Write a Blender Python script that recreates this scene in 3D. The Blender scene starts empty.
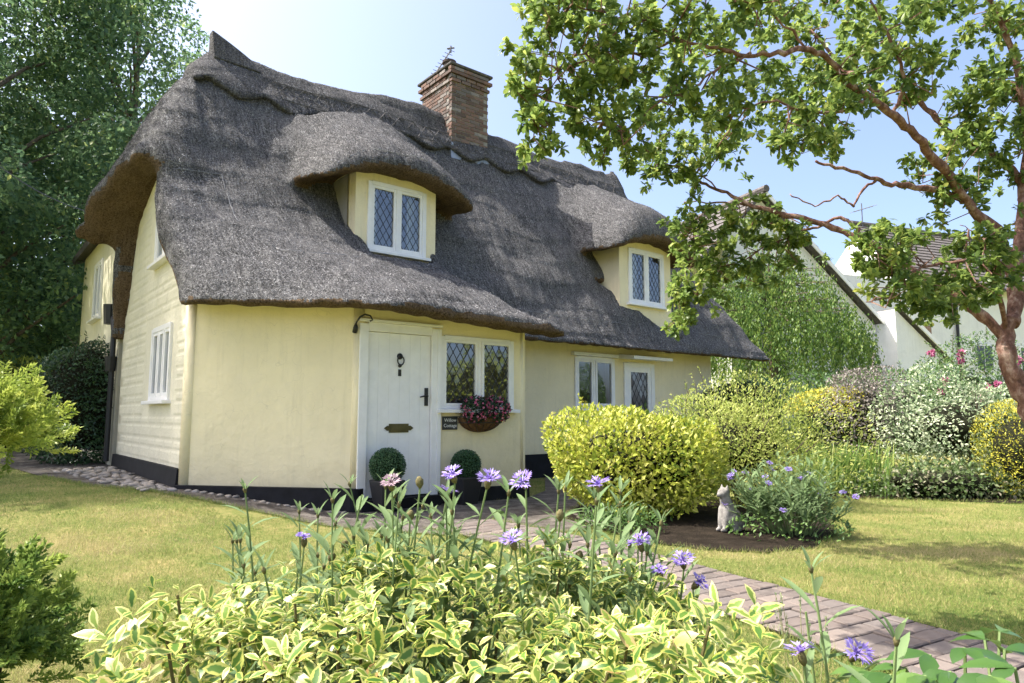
import bpy, math, random
import numpy as np
from mathutils import Vector, Matrix
random.seed(7); RNG = np.random.default_rng(7)
R = math.radians
S = bpy.context.scene
COL = S.collection

# ------------------------------------------------------------------ camera, sky, sun, exposure
FPX, TILT, HC = 683.0, R(6.1), 1.15
cam_d = bpy.data.cameras.new('camera'); cam = bpy.data.objects.new('camera', cam_d); COL.objects.link(cam)
cam.location = (0, 0, HC); cam.rotation_euler = (R(90) + TILT, 0, 0)
cam_d.sensor_width = 36; cam_d.lens = 24.0; cam_d.clip_start = 0.05; cam_d.clip_end = 2000
S.camera = cam
SUN_EL, SUN_AZ = R(57), R(272)            # azimuth clockwise from +Y: the sun stands to the left
W = bpy.data.worlds.new('World'); S.world = W; W.use_nodes = True
wn = W.node_tree.nodes; wl = W.node_tree.links
sky = wn.new('ShaderNodeTexSky'); sky.sky_type = 'NISHITA'; sky.sun_disc = False
sky.sun_elevation = SUN_EL; sky.sun_rotation = SUN_AZ
sky.air_density = .65; sky.dust_density = 4.5; sky.ozone_density = 1.5; sky.altitude = 50
bg = wn['Background']; bg.inputs['Strength'].default_value = 0.15
wl.new(sky.outputs[0], bg.inputs['Color'])
sd = bpy.data.lights.new('sun', 'SUN'); sun = bpy.data.objects.new('sun', sd); COL.objects.link(sun)
sd.energy = 3.3; sd.angle = R(0.53); sd.color = (1.0, 0.955, 0.88)
sv = Vector((math.sin(SUN_AZ)*math.cos(SUN_EL), math.cos(SUN_AZ)*math.cos(SUN_EL), math.sin(SUN_EL)))
sun.rotation_euler = sv.to_track_quat('Z', 'Y').to_euler(); sun.location = (-20, 0, 30)
S.view_settings.view_transform = 'Standard'; S.view_settings.look = 'None'
S.view_settings.gamma = 1; S.view_settings.use_curve_mapping = False
S.view_settings.exposure = 1.6
S.render.engine = 'CYCLES'
S.cycles.max_bounces = 8; S.cycles.transparent_max_bounces = 12
S.cycles.diffuse_bounces = 4; S.cycles.glossy_bounces = 3; S.cycles.transmission_bounces = 6
S.cycles.use_denoising = True

# ------------------------------------------------------------------ helpers
CT, ST = math.cos(TILT), math.sin(TILT)
def at(x, y, Y):                           # a point seen at photo pixel x, y standing Y metres ahead
    u, v = (x-512)/FPX, (341.5-y)/FPX
    dy, dz = CT - v*ST, ST + v*CT
    return Vector((u/dy*Y, Y, HC + dz/dy*Y))
TH = R(39.0); CF, SF = math.cos(TH), math.sin(TH)
def fg(f, g, z=0.0): return Vector((f*CF - g*SF, f*SF + g*CF, z))    # cottage axes: f along its front, g into it
def sstep(a, b, x):
    t = np.clip((np.asarray(x, float)-a)/(b-a), 0, 1); return t*t*(3-2*t)
def gz(x, y):                              # height of the ground
    h = 0.27*sstep(1.7, 4.3, -np.asarray(x, float))*sstep(4.5, 8.0, y)
    return h + 0.012*np.sin(np.asarray(x)*1.3+.4)*np.sin(np.asarray(y)*1.1) + 0.35*sstep(9.5, 16, y)*sstep(2, 8, x)
def gzf(x, y): return float(gz(x, y))

class Sines:
    def __init__(s, seed, freq, n=9, spread=.5):
        r = np.random.default_rng(seed); d = r.normal(size=(n, 3)); d /= np.linalg.norm(d, axis=1)[:, None]
        s.k = d*freq*(1+spread*(r.random((n, 1))*2-1)); s.p = r.random(n)*6.283; s.n = n
    def __call__(s, x, y, z=0.0):
        o = 0
        for k, p in zip(s.k, s.p): o = o + np.sin(k[0]*x + k[1]*y + k[2]*z + p)
        return o/math.sqrt(s.n)

def props(o, label=None, cat=None, group=None, kind=None):
    if label: o['label'] = label
    if cat: o['category'] = cat
    if group: o['group'] = group
    if kind: o['kind'] = kind
    return o
def link(name, data, mat=None, parent=None, loc=None, rot=None):
    o = bpy.data.objects.new(name, data); COL.objects.link(o)
    if mat is not None and data is not None:
        ms = mat if isinstance(mat, (list, tuple)) else [mat]
        if len(data.materials) == 0:
            for m in ms: data.materials.append(m)
    if parent is not None: o.parent = parent
    if loc is not None: o.location = loc
    if rot is not None: o.rotation_euler = rot
    return o
BASE = {}
def thing(name, base, label, cat, group=None, kind=None):
    o = link(name, None, loc=base); o.empty_display_size = .1
    props(o, label, cat, group, kind); BASE[o.name] = Vector(base); return o
def base_of(p):
    while p is not None:
        if p.name in BASE: return BASE[p.name]
        p = p.parent
    return Vector((0, 0, 0))

class MB:                                   # collects shapes, world coordinates, into one mesh
    def __init__(s): s.v = []; s.f = []; s.mi = []; s.m = 0
    def add(s, vs, fs):
        n = len(s.v); s.v += [tuple(p) for p in vs]
        for f in fs: s.f.append([i+n for i in f]); s.mi.append(s.m)
        return s
    def hexa(s, c):                          # eight corners: bottom 4 counter-clockwise, top 4
        return s.add(c, [(3,2,1,0),(4,5,6,7),(0,1,5,4),(1,2,6,5),(2,3,7,6),(3,0,4,7)])
    def box(s, x0, x1, y0, y1, z0, z1, T=None):
        c = [(x0,y0,z0),(x1,y0,z0),(x1,y1,z0),(x0,y1,z0),(x0,y0,z1),(x1,y0,z1),(x1,y1,z1),(x0,y1,z1)]
        if T: c = [T(*p) for p in c]
        return s.hexa(c)
    def tube(s, pts, rad, n=8, cap=True):
        pts = [Vector(p) for p in pts]
        if not hasattr(rad, '__len__'): rad = [rad]*len(pts)
        rings = []; a = None
        for i, p in enumerate(pts):
            d = (pts[min(i+1, len(pts)-1)] - pts[max(i-1, 0)])
            d = d.normalized() if d.length > 1e-9 else Vector((0,0,1))
            if a is None: a = d.orthogonal().normalized()
            a = (a - d*a.dot(d)); a = a.normalized() if a.length > 1e-6 else d.orthogonal().normalized()
            b = d.cross(a)
            rings.append([p + (a*math.cos(6.28319*k/n) + b*math.sin(6.28319*k/n))*rad[i] for k in range(n)])
        vs = [q for r in rings for q in r]; fs = []
        for i in range(len(rings)-1):
            for k in range(n):
                k2 = (k+1) % n; fs.append((i*n+k, i*n+k2, (i+1)*n+k2, (i+1)*n+k))
        if cap: fs.append(tuple(range(n))[::-1]); fs.append(tuple((len(rings)-1)*n+k for k in range(n)))
        return s.add(vs, fs)
    def lathe(s, c, prof, n=20):             # prof: (radius, z) from the bottom up
        c = Vector(c); vs = []; fs = []
        for r, z in prof:
            for k in range(n): vs.append((c.x+r*math.cos(6.28319*k/n), c.y+r*math.sin(6.28319*k/n), c.z+z))
        for i in range(len(prof)-1):
            for k in range(n):
                k2 = (k+1) % n; fs.append((i*n+k, i*n+k2, (i+1)*n+k2, (i+1)*n+k))
        fs.append(tuple(range(n))[::-1]); fs.append(tuple((len(prof)-1)*n+k for k in range(n)))
        return s.add(vs, fs)
    def mesh(s, name, base=Vector((0,0,0)), smooth=False):
        me = bpy.data.meshes.new(name)
        me.from_pydata([(p[0]-base.x, p[1]-base.y, p[2]-base.z) for p in s.v], [], s.f)
        if any(s.mi): me.polygons.foreach_set('material_index', s.mi)
        if smooth: me.polygons.foreach_set('use_smooth', [True]*len(me.polygons))
        me.update(); return me
    def build(s, name, mat, parent=None, smooth=False, bevel=0, base=None):
        b = base if base is not None else base_of(parent)
        o = link(name, s.mesh(name, b, smooth), mat, parent)
        if parent is None: o.location = b
        if bevel:
            m = o.modifiers.new('bevel', 'BEVEL'); m.width = bevel; m.segments = 2; m.limit_method = 'ANGLE'
        return o

def mesh_np(name, V, F, rnd=None, edge=None, smooth=False):
    V = np.ascontiguousarray(V, np.float32); F = np.ascontiguousarray(F, np.int32)
    me = bpy.data.meshes.new(name); n, k = F.shape
    me.vertices.add(len(V)); me.vertices.foreach_set('co', V.ravel())
    me.loops.add(n*k); me.loops.foreach_set('vertex_index', F.ravel())
    me.polygons.add(n); me.polygons.foreach_set('loop_start', np.arange(0, n*k, k, dtype=np.int32))
    try: me.polygons.foreach_set('loop_total', np.full(n, k, np.int32))
    except Exception: pass
    if smooth: me.polygons.foreach_set('use_smooth', np.ones(n, bool))
    for nm, a in (('rnd', rnd), ('edge', edge)):
        if a is not None:
            t = me.attributes.new(nm, 'FLOAT', 'POINT'); t.data.foreach_set('value', np.ascontiguousarray(a, np.float32))
    me.update(calc_edges=True); me.validate(); return me

def unit(a): return a/np.maximum(np.linalg.norm(a, axis=-1, keepdims=True), 1e-9)
def rand_dirs(n, r=RNG): return unit(r.normal(size=(n, 3)))

# leaf templates: (along, across, lift) ; faces ; edge value
LEAF4 = (np.array([[0,0,0],[.45,.5,.12],[1,0,-.05],[.45,-.5,.12]]), np.array([[0,2,1],[0,3,2]]), np.array([0,1,1,1.]))
LEAF6 = (np.array([[0,0,0],[.3,.42,.07],[.3,-.42,.07],[.68,.42,.05],[.68,-.42,.05],[1,0,-.12],[.3,0,0],[.68,0,-.02]]),
         np.array([[0,6,1],[0,2,6],[1,6,7],[1,7,3],[6,2,4],[6,4,7],[3,7,5],[7,4,5]]), np.array([.3,1,1,1,1,1,0,.1]))
LEAFO = (np.array([[0,0,0],[.34,.27,.05],[.34,0,0],[.34,-.27,.05],[.68,.46,.07],[.68,0,-.01],[.68,-.46,.07],[.92,.27,.02],[.92,0,-.05],[.92,-.27,.02],[1,0,-.08]]),
         np.array([[0,2,1],[0,3,2],[1,2,5],[1,5,4],[2,3,6],[2,6,5],[4,5,8],[4,8,7],[5,6,9],[5,9,8],[7,8,10],[8,9,10]]), np.array([.3,1,0,1,1,0,1,1,.1,1,1.]))
BLADE3 = (np.array([[0,.5,0],[0,-.5,0],[1,0,0]]), np.array([[0,1,2]]), np.array([0,0,1.]))
def leaf_arrays(P, D, N, L, Wd, rnd, T=LEAF4, curl=0.0):
    tv, tf, te = T; n, m = len(P), len(tv)
    D = unit(D); N = unit(N - D*np.sum(N*D, 1, keepdims=True)); Sd = np.cross(D, N)
    L = np.broadcast_to(L, (n,)); Wd = np.broadcast_to(Wd, (n,)); cu = np.broadcast_to(curl, (n,))
    V = (P[:, None] + D[:, None]*(tv[None, :, 0:1]*L[:, None, None]) + Sd[:, None]*(tv[None, :, 1:2]*Wd[:, None, None])
         + N[:, None]*(tv[None, :, 2:3]*Wd[:, None, None] - (tv[None, :, 0:1]**2)*(cu*L)[:, None, None]))
    F = (tf[None] + (np.arange(n)*m)[:, None, None]).reshape(-1, 3)
    return V.reshape(-1, 3), F, np.repeat(rnd, m), np.tile(te, n)
def join_arrays(parts):
    Vs, Fs, Rs, Es = [], [], [], []; k = 0
    for V, F, r, e in parts: Vs.append(V); Fs.append(F+k); Rs.append(r); Es.append(e); k += len(V)
    return np.concatenate(Vs), np.concatenate(Fs), np.concatenate(Rs), np.concatenate(Es)
def leaf_obj(name, arr, mat, parent, smooth=False):
    V, F, r, e = arr; b = base_of(parent)
    return link(name, mesh_np(name, V - np.array(b), F, r, e, smooth), mat, parent)

def surface_nets(F, o, h):                  # smooth surface of a sampled distance field
    nx, ny, nz = F.shape; ins = F < 0
    c = ins[:-1,:-1,:-1].astype(np.int8)*0
    for a in (0,1):
        for b in (0,1):
            for d in (0,1): c += ins[a:nx-1+a, b:ny-1+b, d:nz-1+d]
    act = np.argwhere((c > 0) & (c < 8)); idx = -np.ones((nx-1, ny-1, nz-1), np.int64)
    idx[act[:,0], act[:,1], act[:,2]] = np.arange(len(act))
    acc = np.zeros((len(act), 3)); cnt = np.zeros(len(act))
    cor = [(a,b,d) for a in (0,1) for b in (0,1) for d in (0,1)]
    val = {q: F[act[:,0]+q[0], act[:,1]+q[1], act[:,2]+q[2]] for q in cor}
    for q in cor:
        for ax in range(3):
            if q[ax] == 0:
                w = list(q); w[ax] = 1; w = tuple(w); A, B = val[q], val[w]
                m = (A < 0) != (B < 0); t = np.where(m, A/np.where(m, A-B, 1), 0)
                P = np.array(q, float)[None].repeat(len(act), 0); P[:, ax] = t
                acc += P*m[:, None]; cnt += m
    V = (act + acc/np.maximum(cnt, 1)[:, None])*h + np.array(o)
    quads = []
    for ax in range(3):
        u, w = [(1,2),(2,0),(0,1)][ax]
        a = [slice(None)]*3; b = [slice(None)]*3; a[ax] = slice(0, -1); b[ax] = slice(1, None)
        ch = ins[tuple(a)] != ins[tuple(b)]; E = np.argwhere(ch)
        E = E[(E[:,u] > 0) & (E[:,w] > 0) & (E[:,u] < F.shape[u]-1) & (E[:,w] < F.shape[w]-1)]
        def cell(du, dw):
            q = E.copy(); q[:,u] += du; q[:,w] += dw; return idx[q[:,0], q[:,1], q[:,2]]
        Q = np.stack([cell(-1,-1), cell(0,-1), cell(0,0), cell(-1,0)], 1)
        fl = ~ins[E[:,0], E[:,1], E[:,2]]; Q[fl] = Q[fl][:, ::-1]; quads.append(Q)
    Q = np.concatenate(quads); return V, Q[(Q >= 0).all(1)]
def smin(a, b, k):
    h = np.clip(.5+.5*(b-a)/k, 0, 1); return b*(1-h) + a*h - k*h*(1-h)
def smax(a, b, k): return -smin(-a, -b, k)

# ------------------------------------------------------------------ materials
class NT:
    def __init__(s, name):
        s.m = bpy.data.materials.new(name); s.m.use_nodes = True
        s.n = s.m.node_tree.nodes; s.l = s.m.node_tree.links; s.b = s.n['Principled BSDF']; s.o = s.n['Material Output']
    def node(s, t, **kw):
        q = s.n.new(t)
        for k, v in kw.items():
            if k.startswith('i_'): q.inputs[k[2:].replace('_', ' ')].default_value = v
            else: setattr(q, k, v)
        return q
    def noise(s, scale, detail=4, rough=.6, vec=None):
        q = s.node('ShaderNodeTexNoise'); q.inputs['Scale'].default_value = scale
        q.inputs['Detail'].default_value = detail; q.inputs['Roughness'].default_value = rough
        s.l.new(vec if vec is not None else s.pos(), q.inputs['Vector']); return q.outputs['Fac']
    def pos(s):
        if not hasattr(s, '_p'): s._p = s.n.new('ShaderNodeNewGeometry').outputs['Position']
        return s._p
    def obj(s):
        if not hasattr(s, '_ob'): s._ob = s.n.new('ShaderNodeTexCoord').outputs['Object']
        return s._ob
    def mapping(s, vec, rot=(0,0,0), scale=(1,1,1)):
        q = s.node('ShaderNodeMapping'); q.inputs['Rotation'].default_value = rot; q.inputs['Scale'].default_value = scale
        s.l.new(vec, q.inputs['Vector']); return q.outputs[0]
    def ramp(s, fac, stops):
        q = s.node('ShaderNodeValToRGB'); e = q.color_ramp.elements
        while len(e) < len(stops): e.new(.5)
        for el, (p, c) in zip(e, stops): el.position = p; el.color = (*c, 1)
        s.l.new(fac, q.inputs[0]); return q.outputs[0]
    def mix(s, fac, a, b, mode='MIX'):
        q = s.node('ShaderNodeMix', data_type='RGBA', blend_type=mode)
        for sk, v in ((q.inputs[0], fac), (q.inputs[6], a), (q.inputs[7], b)):
            if isinstance(v, (int, float)): sk.default_value = v
            elif isinstance(v, tuple): sk.default_value = (*v, 1)
            else: s.l.new(v, sk)
        return q.outputs[2]
    def math(s, op, a, b=0.0):
        q = s.node('ShaderNodeMath', operation=op)
        for i, v in enumerate((a, b)):
            if isinstance(v, (int, float)): q.inputs[i].default_value = v
            else: s.l.new(v, q.inputs[i])
        return q.outputs[0]
    def attr(s, nm):
        q = s.node('ShaderNodeAttribute'); q.attribute_name = nm; return q.outputs['Fac']
    def color(s, c):
        if isinstance(c, tuple): s.b.inputs['Base Color'].default_value = (*c, 1)
        else: s.l.new(c, s.b.inputs['Base Color'])
    def bump(s, h, strength=.5, dist=.01, normal=None):
        q = s.node('ShaderNodeBump'); q.inputs['Strength'].default_value = strength; q.inputs['Distance'].default_value = dist
        s.l.new(h, q.inputs['Height'])
        if normal is not None: s.l.new(normal, q.inputs['Normal'])
        s.l.new(q.outputs[0], s.b.inputs['Normal']); return q.outputs[0]
    def done(s, rough=.7, spec=.4, metal=0):
        s.b.inputs['Roughness'].default_value = rough; s.b.inputs['Specular IOR Level'].default_value = spec
        s.b.inputs['Metallic'].default_value = metal; return s.m

def plain(name, c, rough=.6, spec=.4, metal=0, var=.12, scale=6, bump=.15, bscale=60, bdist=.004):
    t = NT(name); lo = tuple(x*(1-var) for x in c); hi = tuple(min(1, x*(1+var)) for x in c)
    t.color(t.ramp(t.noise(scale, 5), [(.3, lo), (.7, hi)]))
    if bump: t.bump(t.noise(bscale, 4), bump, bdist)
    return t.done(rough, spec, metal)
def per_piece(name, stops, rough=.8, wear=(.5,.5,.5), wearamt=.25, bump=.5, bscale=45):
    t = NT(name); q = t.node('ShaderNodeObjectInfo').outputs['Random']
    c = t.ramp(q, stops); n = t.noise(14, 5)
    c = t.mix(t.math('MULTIPLY', t.ramp(n, [(.45, (0,0,0)), (.7, (1,1,1))]), wearamt), c, wear)
    t.color(c); t.bump(t.noise(bscale, 5), bump, .006); return t.done(rough, .3)
def leafmat(name, stops, trans=.3, rough=.45, spec=.35, edge=None, tmul=1.25, back=None):
    t = NT(name); c = t.ramp(t.attr('rnd'), stops)
    if edge:                                  # variegated: a pale margin round a green middle
        e = t.math('ADD', t.attr('edge'), t.math('MULTIPLY', t.math('SUBTRACT', t.noise(90, 2), .5), .9))
        c = t.mix(t.ramp(e, [(edge[1]-.08, (0,0,0)), (edge[1]+.08, (1,1,1))]), c, t.ramp(t.attr('rnd'), edge[0]))
    t.color(c); t.done(rough, spec)
    tr = t.node('ShaderNodeBsdfTranslucent'); mx = t.node('ShaderNodeMixShader'); mx.inputs[0].default_value = trans
    g = t.node('ShaderNodeGamma'); g.inputs[1].default_value = .85; t.l.new(c, g.inputs[0])
    t.l.new(g.outputs[0], tr.inputs[0]); t.l.new(t.b.outputs[0], mx.inputs[1]); t.l.new(tr.outputs[0], mx.inputs[2])
    t.l.new(mx.outputs[0], t.o.inputs['Surface']); return t.m

M = {}
def m_render(name, c, dirt=.10, rel=.32):
    t = NT(name); dk = tuple(x*(1-dirt) for x in c)
    a = t.ramp(t.noise(1.3, 6, .65), [(.35, dk), (.65, c)])
    st = t.noise(3.0, 5, .7, t.mapping(t.pos(), scale=(3.0, 3.0, .22)))
    a = t.mix(t.math('MULTIPLY', t.ramp(st, [(.52, (0,0,0)), (.78, (1,1,1))]), .30), a, tuple(x*.60 for x in c))
    sp = t.noise(7, 5, .75); a = t.mix(t.math('MULTIPLY', t.ramp(sp, [(.58, (0,0,0)), (.75, (1,1,1))]), .18), a, tuple(x*.7 for x in c))
    z = t.node('ShaderNodeSeparateXYZ'); t.l.new(t.pos(), z.inputs[0])
    low = t.math('SUBTRACT', t.math('ADD', .72, t.math('MULTIPLY', t.noise(4.5, 4), .7)), t.math('MULTIPLY', z.outputs[2], 1.15))   # mud splashed up from the ground
    a = t.mix(t.math('MULTIPLY', t.ramp(low, [(.45, (0,0,0)), (.95, (1,1,1))]), .42), a, (c[0]*.52, c[1]*.48, c[2]*.42))
    ck = t.node('ShaderNodeTexVoronoi', feature='DISTANCE_TO_EDGE'); ck.inputs['Scale'].default_value = 1.1
    wv = t.node('ShaderNodeVectorMath', operation='ADD'); nz = t.node('ShaderNodeTexNoise'); nz.inputs['Scale'].default_value = 3; t.l.new(t.pos(), nz.inputs['Vector'])
    t.l.new(t.pos(), wv.inputs[0]); t.l.new(nz.outputs['Color'], wv.inputs[1]); t.l.new(wv.outputs[0], ck.inputs['Vector'])
    a = t.mix(t.math('MULTIPLY', t.ramp(ck.outputs[0], [(0, (1,1,1)), (.004, (0,0,0))]), .25), a, tuple(x*.45 for x in c))
    t.color(a); h = t.math('ADD', t.math('MULTIPLY', t.noise(2.2, 3), 2.6), t.math('MULTIPLY', t.noise(30, 6, .75), .5))
    h = t.math('ADD', h, t.math('MULTIPLY', t.noise(9, 3), .7))
    t.bump(h, rel, .03); return t.done(.85, .2)
M['cream'] = m_render('cream_render', (.89, .775, .51))
M['cream_skylit'] = m_render('cream_render_skylit', (.80, .745, .57))  # the cream paint again, paler: blue sky shade put into the colour
M['black'] = plain('black_bitumen_paint', (.009, .009, .011), .75, .25, var=.5, bump=.4, bscale=25)
M['white'] = plain('white_gloss_paint', (.84, .82, .79), .4, .45, var=.06, scale=5, bump=.15, bscale=30)
M['iron'] = plain('black_iron', (.012, .012, .013), .45, .5, var=.3)
M['brass'] = plain('dull_bronze', (.09, .075, .035), .4, .5, .6, var=.3)
M['lead'] = plain('lead_came', (.05, .052, .055), .5, .5, .4, var=.2, bump=0)
M['flashing'] = plain('lead_flashing', (.30, .34, .42), .5, .5, .3, var=.15)
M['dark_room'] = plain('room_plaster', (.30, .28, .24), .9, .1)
M['curtain'] = plain('linen_curtain', (.72, .70, .66), .9, .1, var=.1, bscale=15)
def m_glass():
    t = NT('window_glass'); n = t.n
    gl = t.node('ShaderNodeBsdfGlossy'); gl.inputs['Roughness'].default_value = .02; gl.inputs['Color'].default_value = (.9,.93,.95,1)
    tr = t.node('ShaderNodeBsdfTransparent'); tr.inputs['Color'].default_value = (.80,.86,.84,1)
    fr = t.node('ShaderNodeFresnel'); fr.inputs['IOR'].default_value = 1.75
    f = t.math('ADD', fr.outputs[0], .10); mx = t.node('ShaderNodeMixShader')
    t.l.new(f, mx.inputs[0]); t.l.new(tr.outputs[0], mx.inputs[1]); t.l.new(gl.outputs[0], mx.inputs[2])
    t.l.new(mx.outputs[0], t.o.inputs['Surface']); return t.m
M['glass'] = m_glass()
def m_thatch(name, dark, mid, light, amt=1.0):
    t = NT(name); v = t.mapping(t.obj(), rot=(0, 0, -TH)); wob = t.node('ShaderNodeVectorMath', operation='ADD')
    nv = t.node('ShaderNodeTexNoise'); nv.inputs['Scale'].default_value = 2.5; t.l.new(v, nv.inputs['Vector'])
    sc = t.node('ShaderNodeVectorMath', operation='SCALE'); sc.inputs['Scale'].default_value = .16; t.l.new(nv.outputs['Color'], sc.inputs[0])
    t.l.new(v, wob.inputs[0]); t.l.new(sc.outputs[0], wob.inputs[1]); v = wob.outputs[0]
    st = t.noise(1.0, 4, .65, t.mapping(v, scale=(34, 3.2, 3.2))); fine = t.noise(1.0, 4, .75, t.mapping(v, scale=(120, 16, 16)))
    cl = t.noise(1.6, 5, .6); spk = t.noise(48, 3, .75)
    c = t.ramp(t.math('ADD', t.math('MULTIPLY', st, .5), t.math('MULTIPLY', fine, .5)), [(.36, dark), (.50, mid), (.66, light)])
    c = t.mix(t.math('MULTIPLY', t.ramp(cl, [(.42, (0,0,0)), (.62, (1,1,1))]), .55), c, tuple(x*1.75 for x in mid))  # broad lighter patches: uneven tone plus sunlit areas put into the colour
    c = t.mix(t.math('MULTIPLY', t.ramp(spk, [(.53, (0,0,0)), (.64, (1,1,1))]), .75), c, tuple(min(1, x*1.15) for x in light))
    c = t.mix(t.math('MULTIPLY', t.ramp(t.noise(38, 3, .75), [(.38, (1,1,1)), (.49, (0,0,0))]), .75), c, tuple(x*.6 for x in dark)); t.color(c)
    b1 = t.math('ADD', t.math('MULTIPLY', st, 1.3), t.math('MULTIPLY', fine, .9)); b1 = t.math('ADD', b1, t.math('MULTIPLY', spk, 1.8))
    b2 = t.math('ADD', b1, t.math('MULTIPLY', t.noise(6, 4), 2.2)); t.bump(b2, 1.0, .045); return t.done(.9, .15)
M['thatch'] = m_thatch('weathered_thatch', (.036, .0352, .0355), (.130, .126, .125), (.45, .44, .43))
M['thatch_ridge'] = m_thatch('weathered_ridge_thatch', (.032, .0315, .033), (.112, .109, .111), (.36, .35, .345))
M['thatch_butt'] = m_thatch('brown_thatch_ends', (.07, .048, .03), (.185, .125, .075), (.31, .22, .14))
def m_straw():
    t = NT('straw_ends'); t.color(t.ramp(t.attr('rnd'), [(0, (.035,.034,.035)), (.5, (.13,.127,.127)), (1, (.50,.49,.48))])); return t.done(.85, .2)
M['straw'] = m_straw()
M['brick'] = per_piece('old_brick', [(0, (.085,.06,.05)), (.3, (.15,.085,.062)), (.55, (.20,.12,.09)), (.8, (.13,.115,.105)), (1, (.30,.26,.23))], .9, (.13,.12,.11), .7, .8)
M['mortar'] = plain('lime_mortar', (.26, .24, .21), .95, .1, var=.3, bump=.7, bscale=50)
M['paver'] = per_piece('clay_paver', [(0, (.10,.083,.072)), (.35, (.155,.122,.103)), (.7, (.13,.11,.098)), (1, (.195,.158,.132))], .85, (.20,.17,.15), .45, .5, 70)
M['stone'] = per_piece('cobble_stone', [(0, (.20,.185,.165)), (.4, (.29,.26,.225)), (.7, (.35,.30,.245)), (1, (.24,.225,.215))], .8, (.25,.23,.20), .4, .3)
M['statue'] = plain('weathered_cast_stone', (.23, .215, .195), .9, .15, var=.45, scale=22, bump=.5, bscale=80)
def m_ground(name, stops, scale, bump, bs, dist=.03):
    t = NT(name); n = t.math('ADD', t.math('MULTIPLY', t.noise(scale, 6, .65), .6), t.math('MULTIPLY', t.noise(scale*14, 5, .7), .4))
    t.color(t.ramp(n, stops)); t.bump(t.noise(bs, 6, .75), bump, dist); return t.done(.95, .1)
M['lawn'] = m_ground('mown_lawn_turf', [(.36, (.11,.16,.035)), (.5, (.22,.23,.07)), (.64, (.38,.31,.13))], 1.6, .9, 90)
M['gravel'] = m_ground('grey_gravel', [(.38, (.09,.078,.065)), (.5, (.20,.175,.15)), (.62, (.36,.32,.28))], 5, 1.0, 90, .05)
M['soil'] = m_ground('dark_soil', [(.35, (.018,.013,.009)), (.5, (.034,.026,.018)), (.7, (.075,.056,.04))], 6, 1.0, 50, .05)
def m_bark(name, a, b, c):
    t = NT(name); n = t.noise(1.0, 6, .7, t.mapping(t.pos(), scale=(16, 16, 9)))
    t.color(t.ramp(n, [(.35, a), (.5, b), (.66, c)])); t.bump(n, .9, .03); return t.done(.9, .15)
M['bark_red'] = m_bark('peeling_red_bark', (.095, .052, .04), (.22, .115, .085), (.42, .30, .24))
M['bark'] = m_bark('grey_brown_bark', (.05, .04, .03), (.12, .095, .07), (.20, .17, .13))

# ================================================================== the setting: ground, paths, beds
def grid_patch(xs, ys, dz):
    X, Y = np.meshgrid(xs, ys, indexing='ij'); Z = gz(X, Y) + dz; nx, ny = X.shape
    V = np.stack([X, Y, Z], -1).reshape(-1, 3); i = np.arange((nx-1)*(ny-1)); a = i//(ny-1)*ny + i % (ny-1)
    return V, np.stack([a, a+ny, a+ny+1, a+1], 1)
xs = np.concatenate([[-600,-200,-80,-40,-25], np.arange(-18, 24, .5), [25,40,80,200,600]])
ys = np.concatenate([[-300,-60,-20,-8], np.arange(-4, 26, .5), [26,40,80,200,700]])
V, F = grid_patch(xs, ys, 0)
ground = link('ground', mesh_np('ground', V, F, smooth=True), M['lawn']); props(ground, 'short mown lawn with dry yellow patches around the cottage', 'lawn', kind='structure')

def inpoly(P, x, y):
    x = np.asarray(x, float); y = np.asarray(y, float); c = np.zeros(x.shape, bool); n = len(P)
    for i in range(n):
        (x0, y0), (x1, y1) = P[i], P[(i+1) % n]
        m = (y0 > y) != (y1 > y)
        with np.errstate(divide='ignore', invalid='ignore'): c ^= m & (x < (x1-x0)*(y-y0)/(y1-y0+1e-12)+x0)
    return c
def strip(outer, inner, dz, n=3, sub=4):      # a sheet between two lines, laid on the ground
    def dense(L):
        L = [Vector((*p, 0)) for p in L]; o = []
        for a, b in zip(L[:-1], L[1:]): o += [a.lerp(b, k/sub) for k in range(sub)]
        return o + [L[-1]]
    A, B = dense(outer), dense(inner); V = []; F = []
    for a, b in zip(A, B):
        for k in range(n+1):
            q = a.lerp(b, k/n); V.append((q.x, q.y, gzf(q.x, q.y)+dz))
    for i in range(len(A)-1):
        for k in range(n): j = i*(n+1)+k; F.append((j, j+1, j+n+2, j+n+1))
    m = MB(); m.add(V, F); return m
G_OUT = [(-13,15.5),(-9.4,12.6),(-6.6,9.7),(-5.2,8.55),(-3.9,7.82),(-2.5,7.5),(-1.6,7.08),(-.75,6.72),(.1,6.5),(.75,6.9),(1.2,8.6),(1.6,11.5)]
G_IN = [(-11,17.5),(-7.4,13.8),(-5.5,10.6),(-4.4,9.2),(-3.6,8.6),(-2.4,8.5),(-1.5,8.5),(-.8,9.0),(-.2,9.3),(.2,9.6),(.5,10.5),(.6,12.6)]
gravel = strip(G_OUT, G_IN, .012).build('gravel_path', M['gravel']); props(gravel, 'grey gravel path running along the front and gable of the cottage', 'path', kind='structure')
GRAVEL_POLY = G_OUT + G_IN[::-1]
BED = [(.55,7.7),(.85,6.95),(1.15,6.35),(1.6,5.98),(2.1,5.85),(2.6,6.05),(3.1,6.7),(3.45,7.5),(3.9,8.7),(4.5,9.62),(5.5,9.45),(6.6,9.0),(8.0,8.6),(14,9.0),(16,20),(7,18),(1.6,12.5),(1.0,9.5)]
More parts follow.
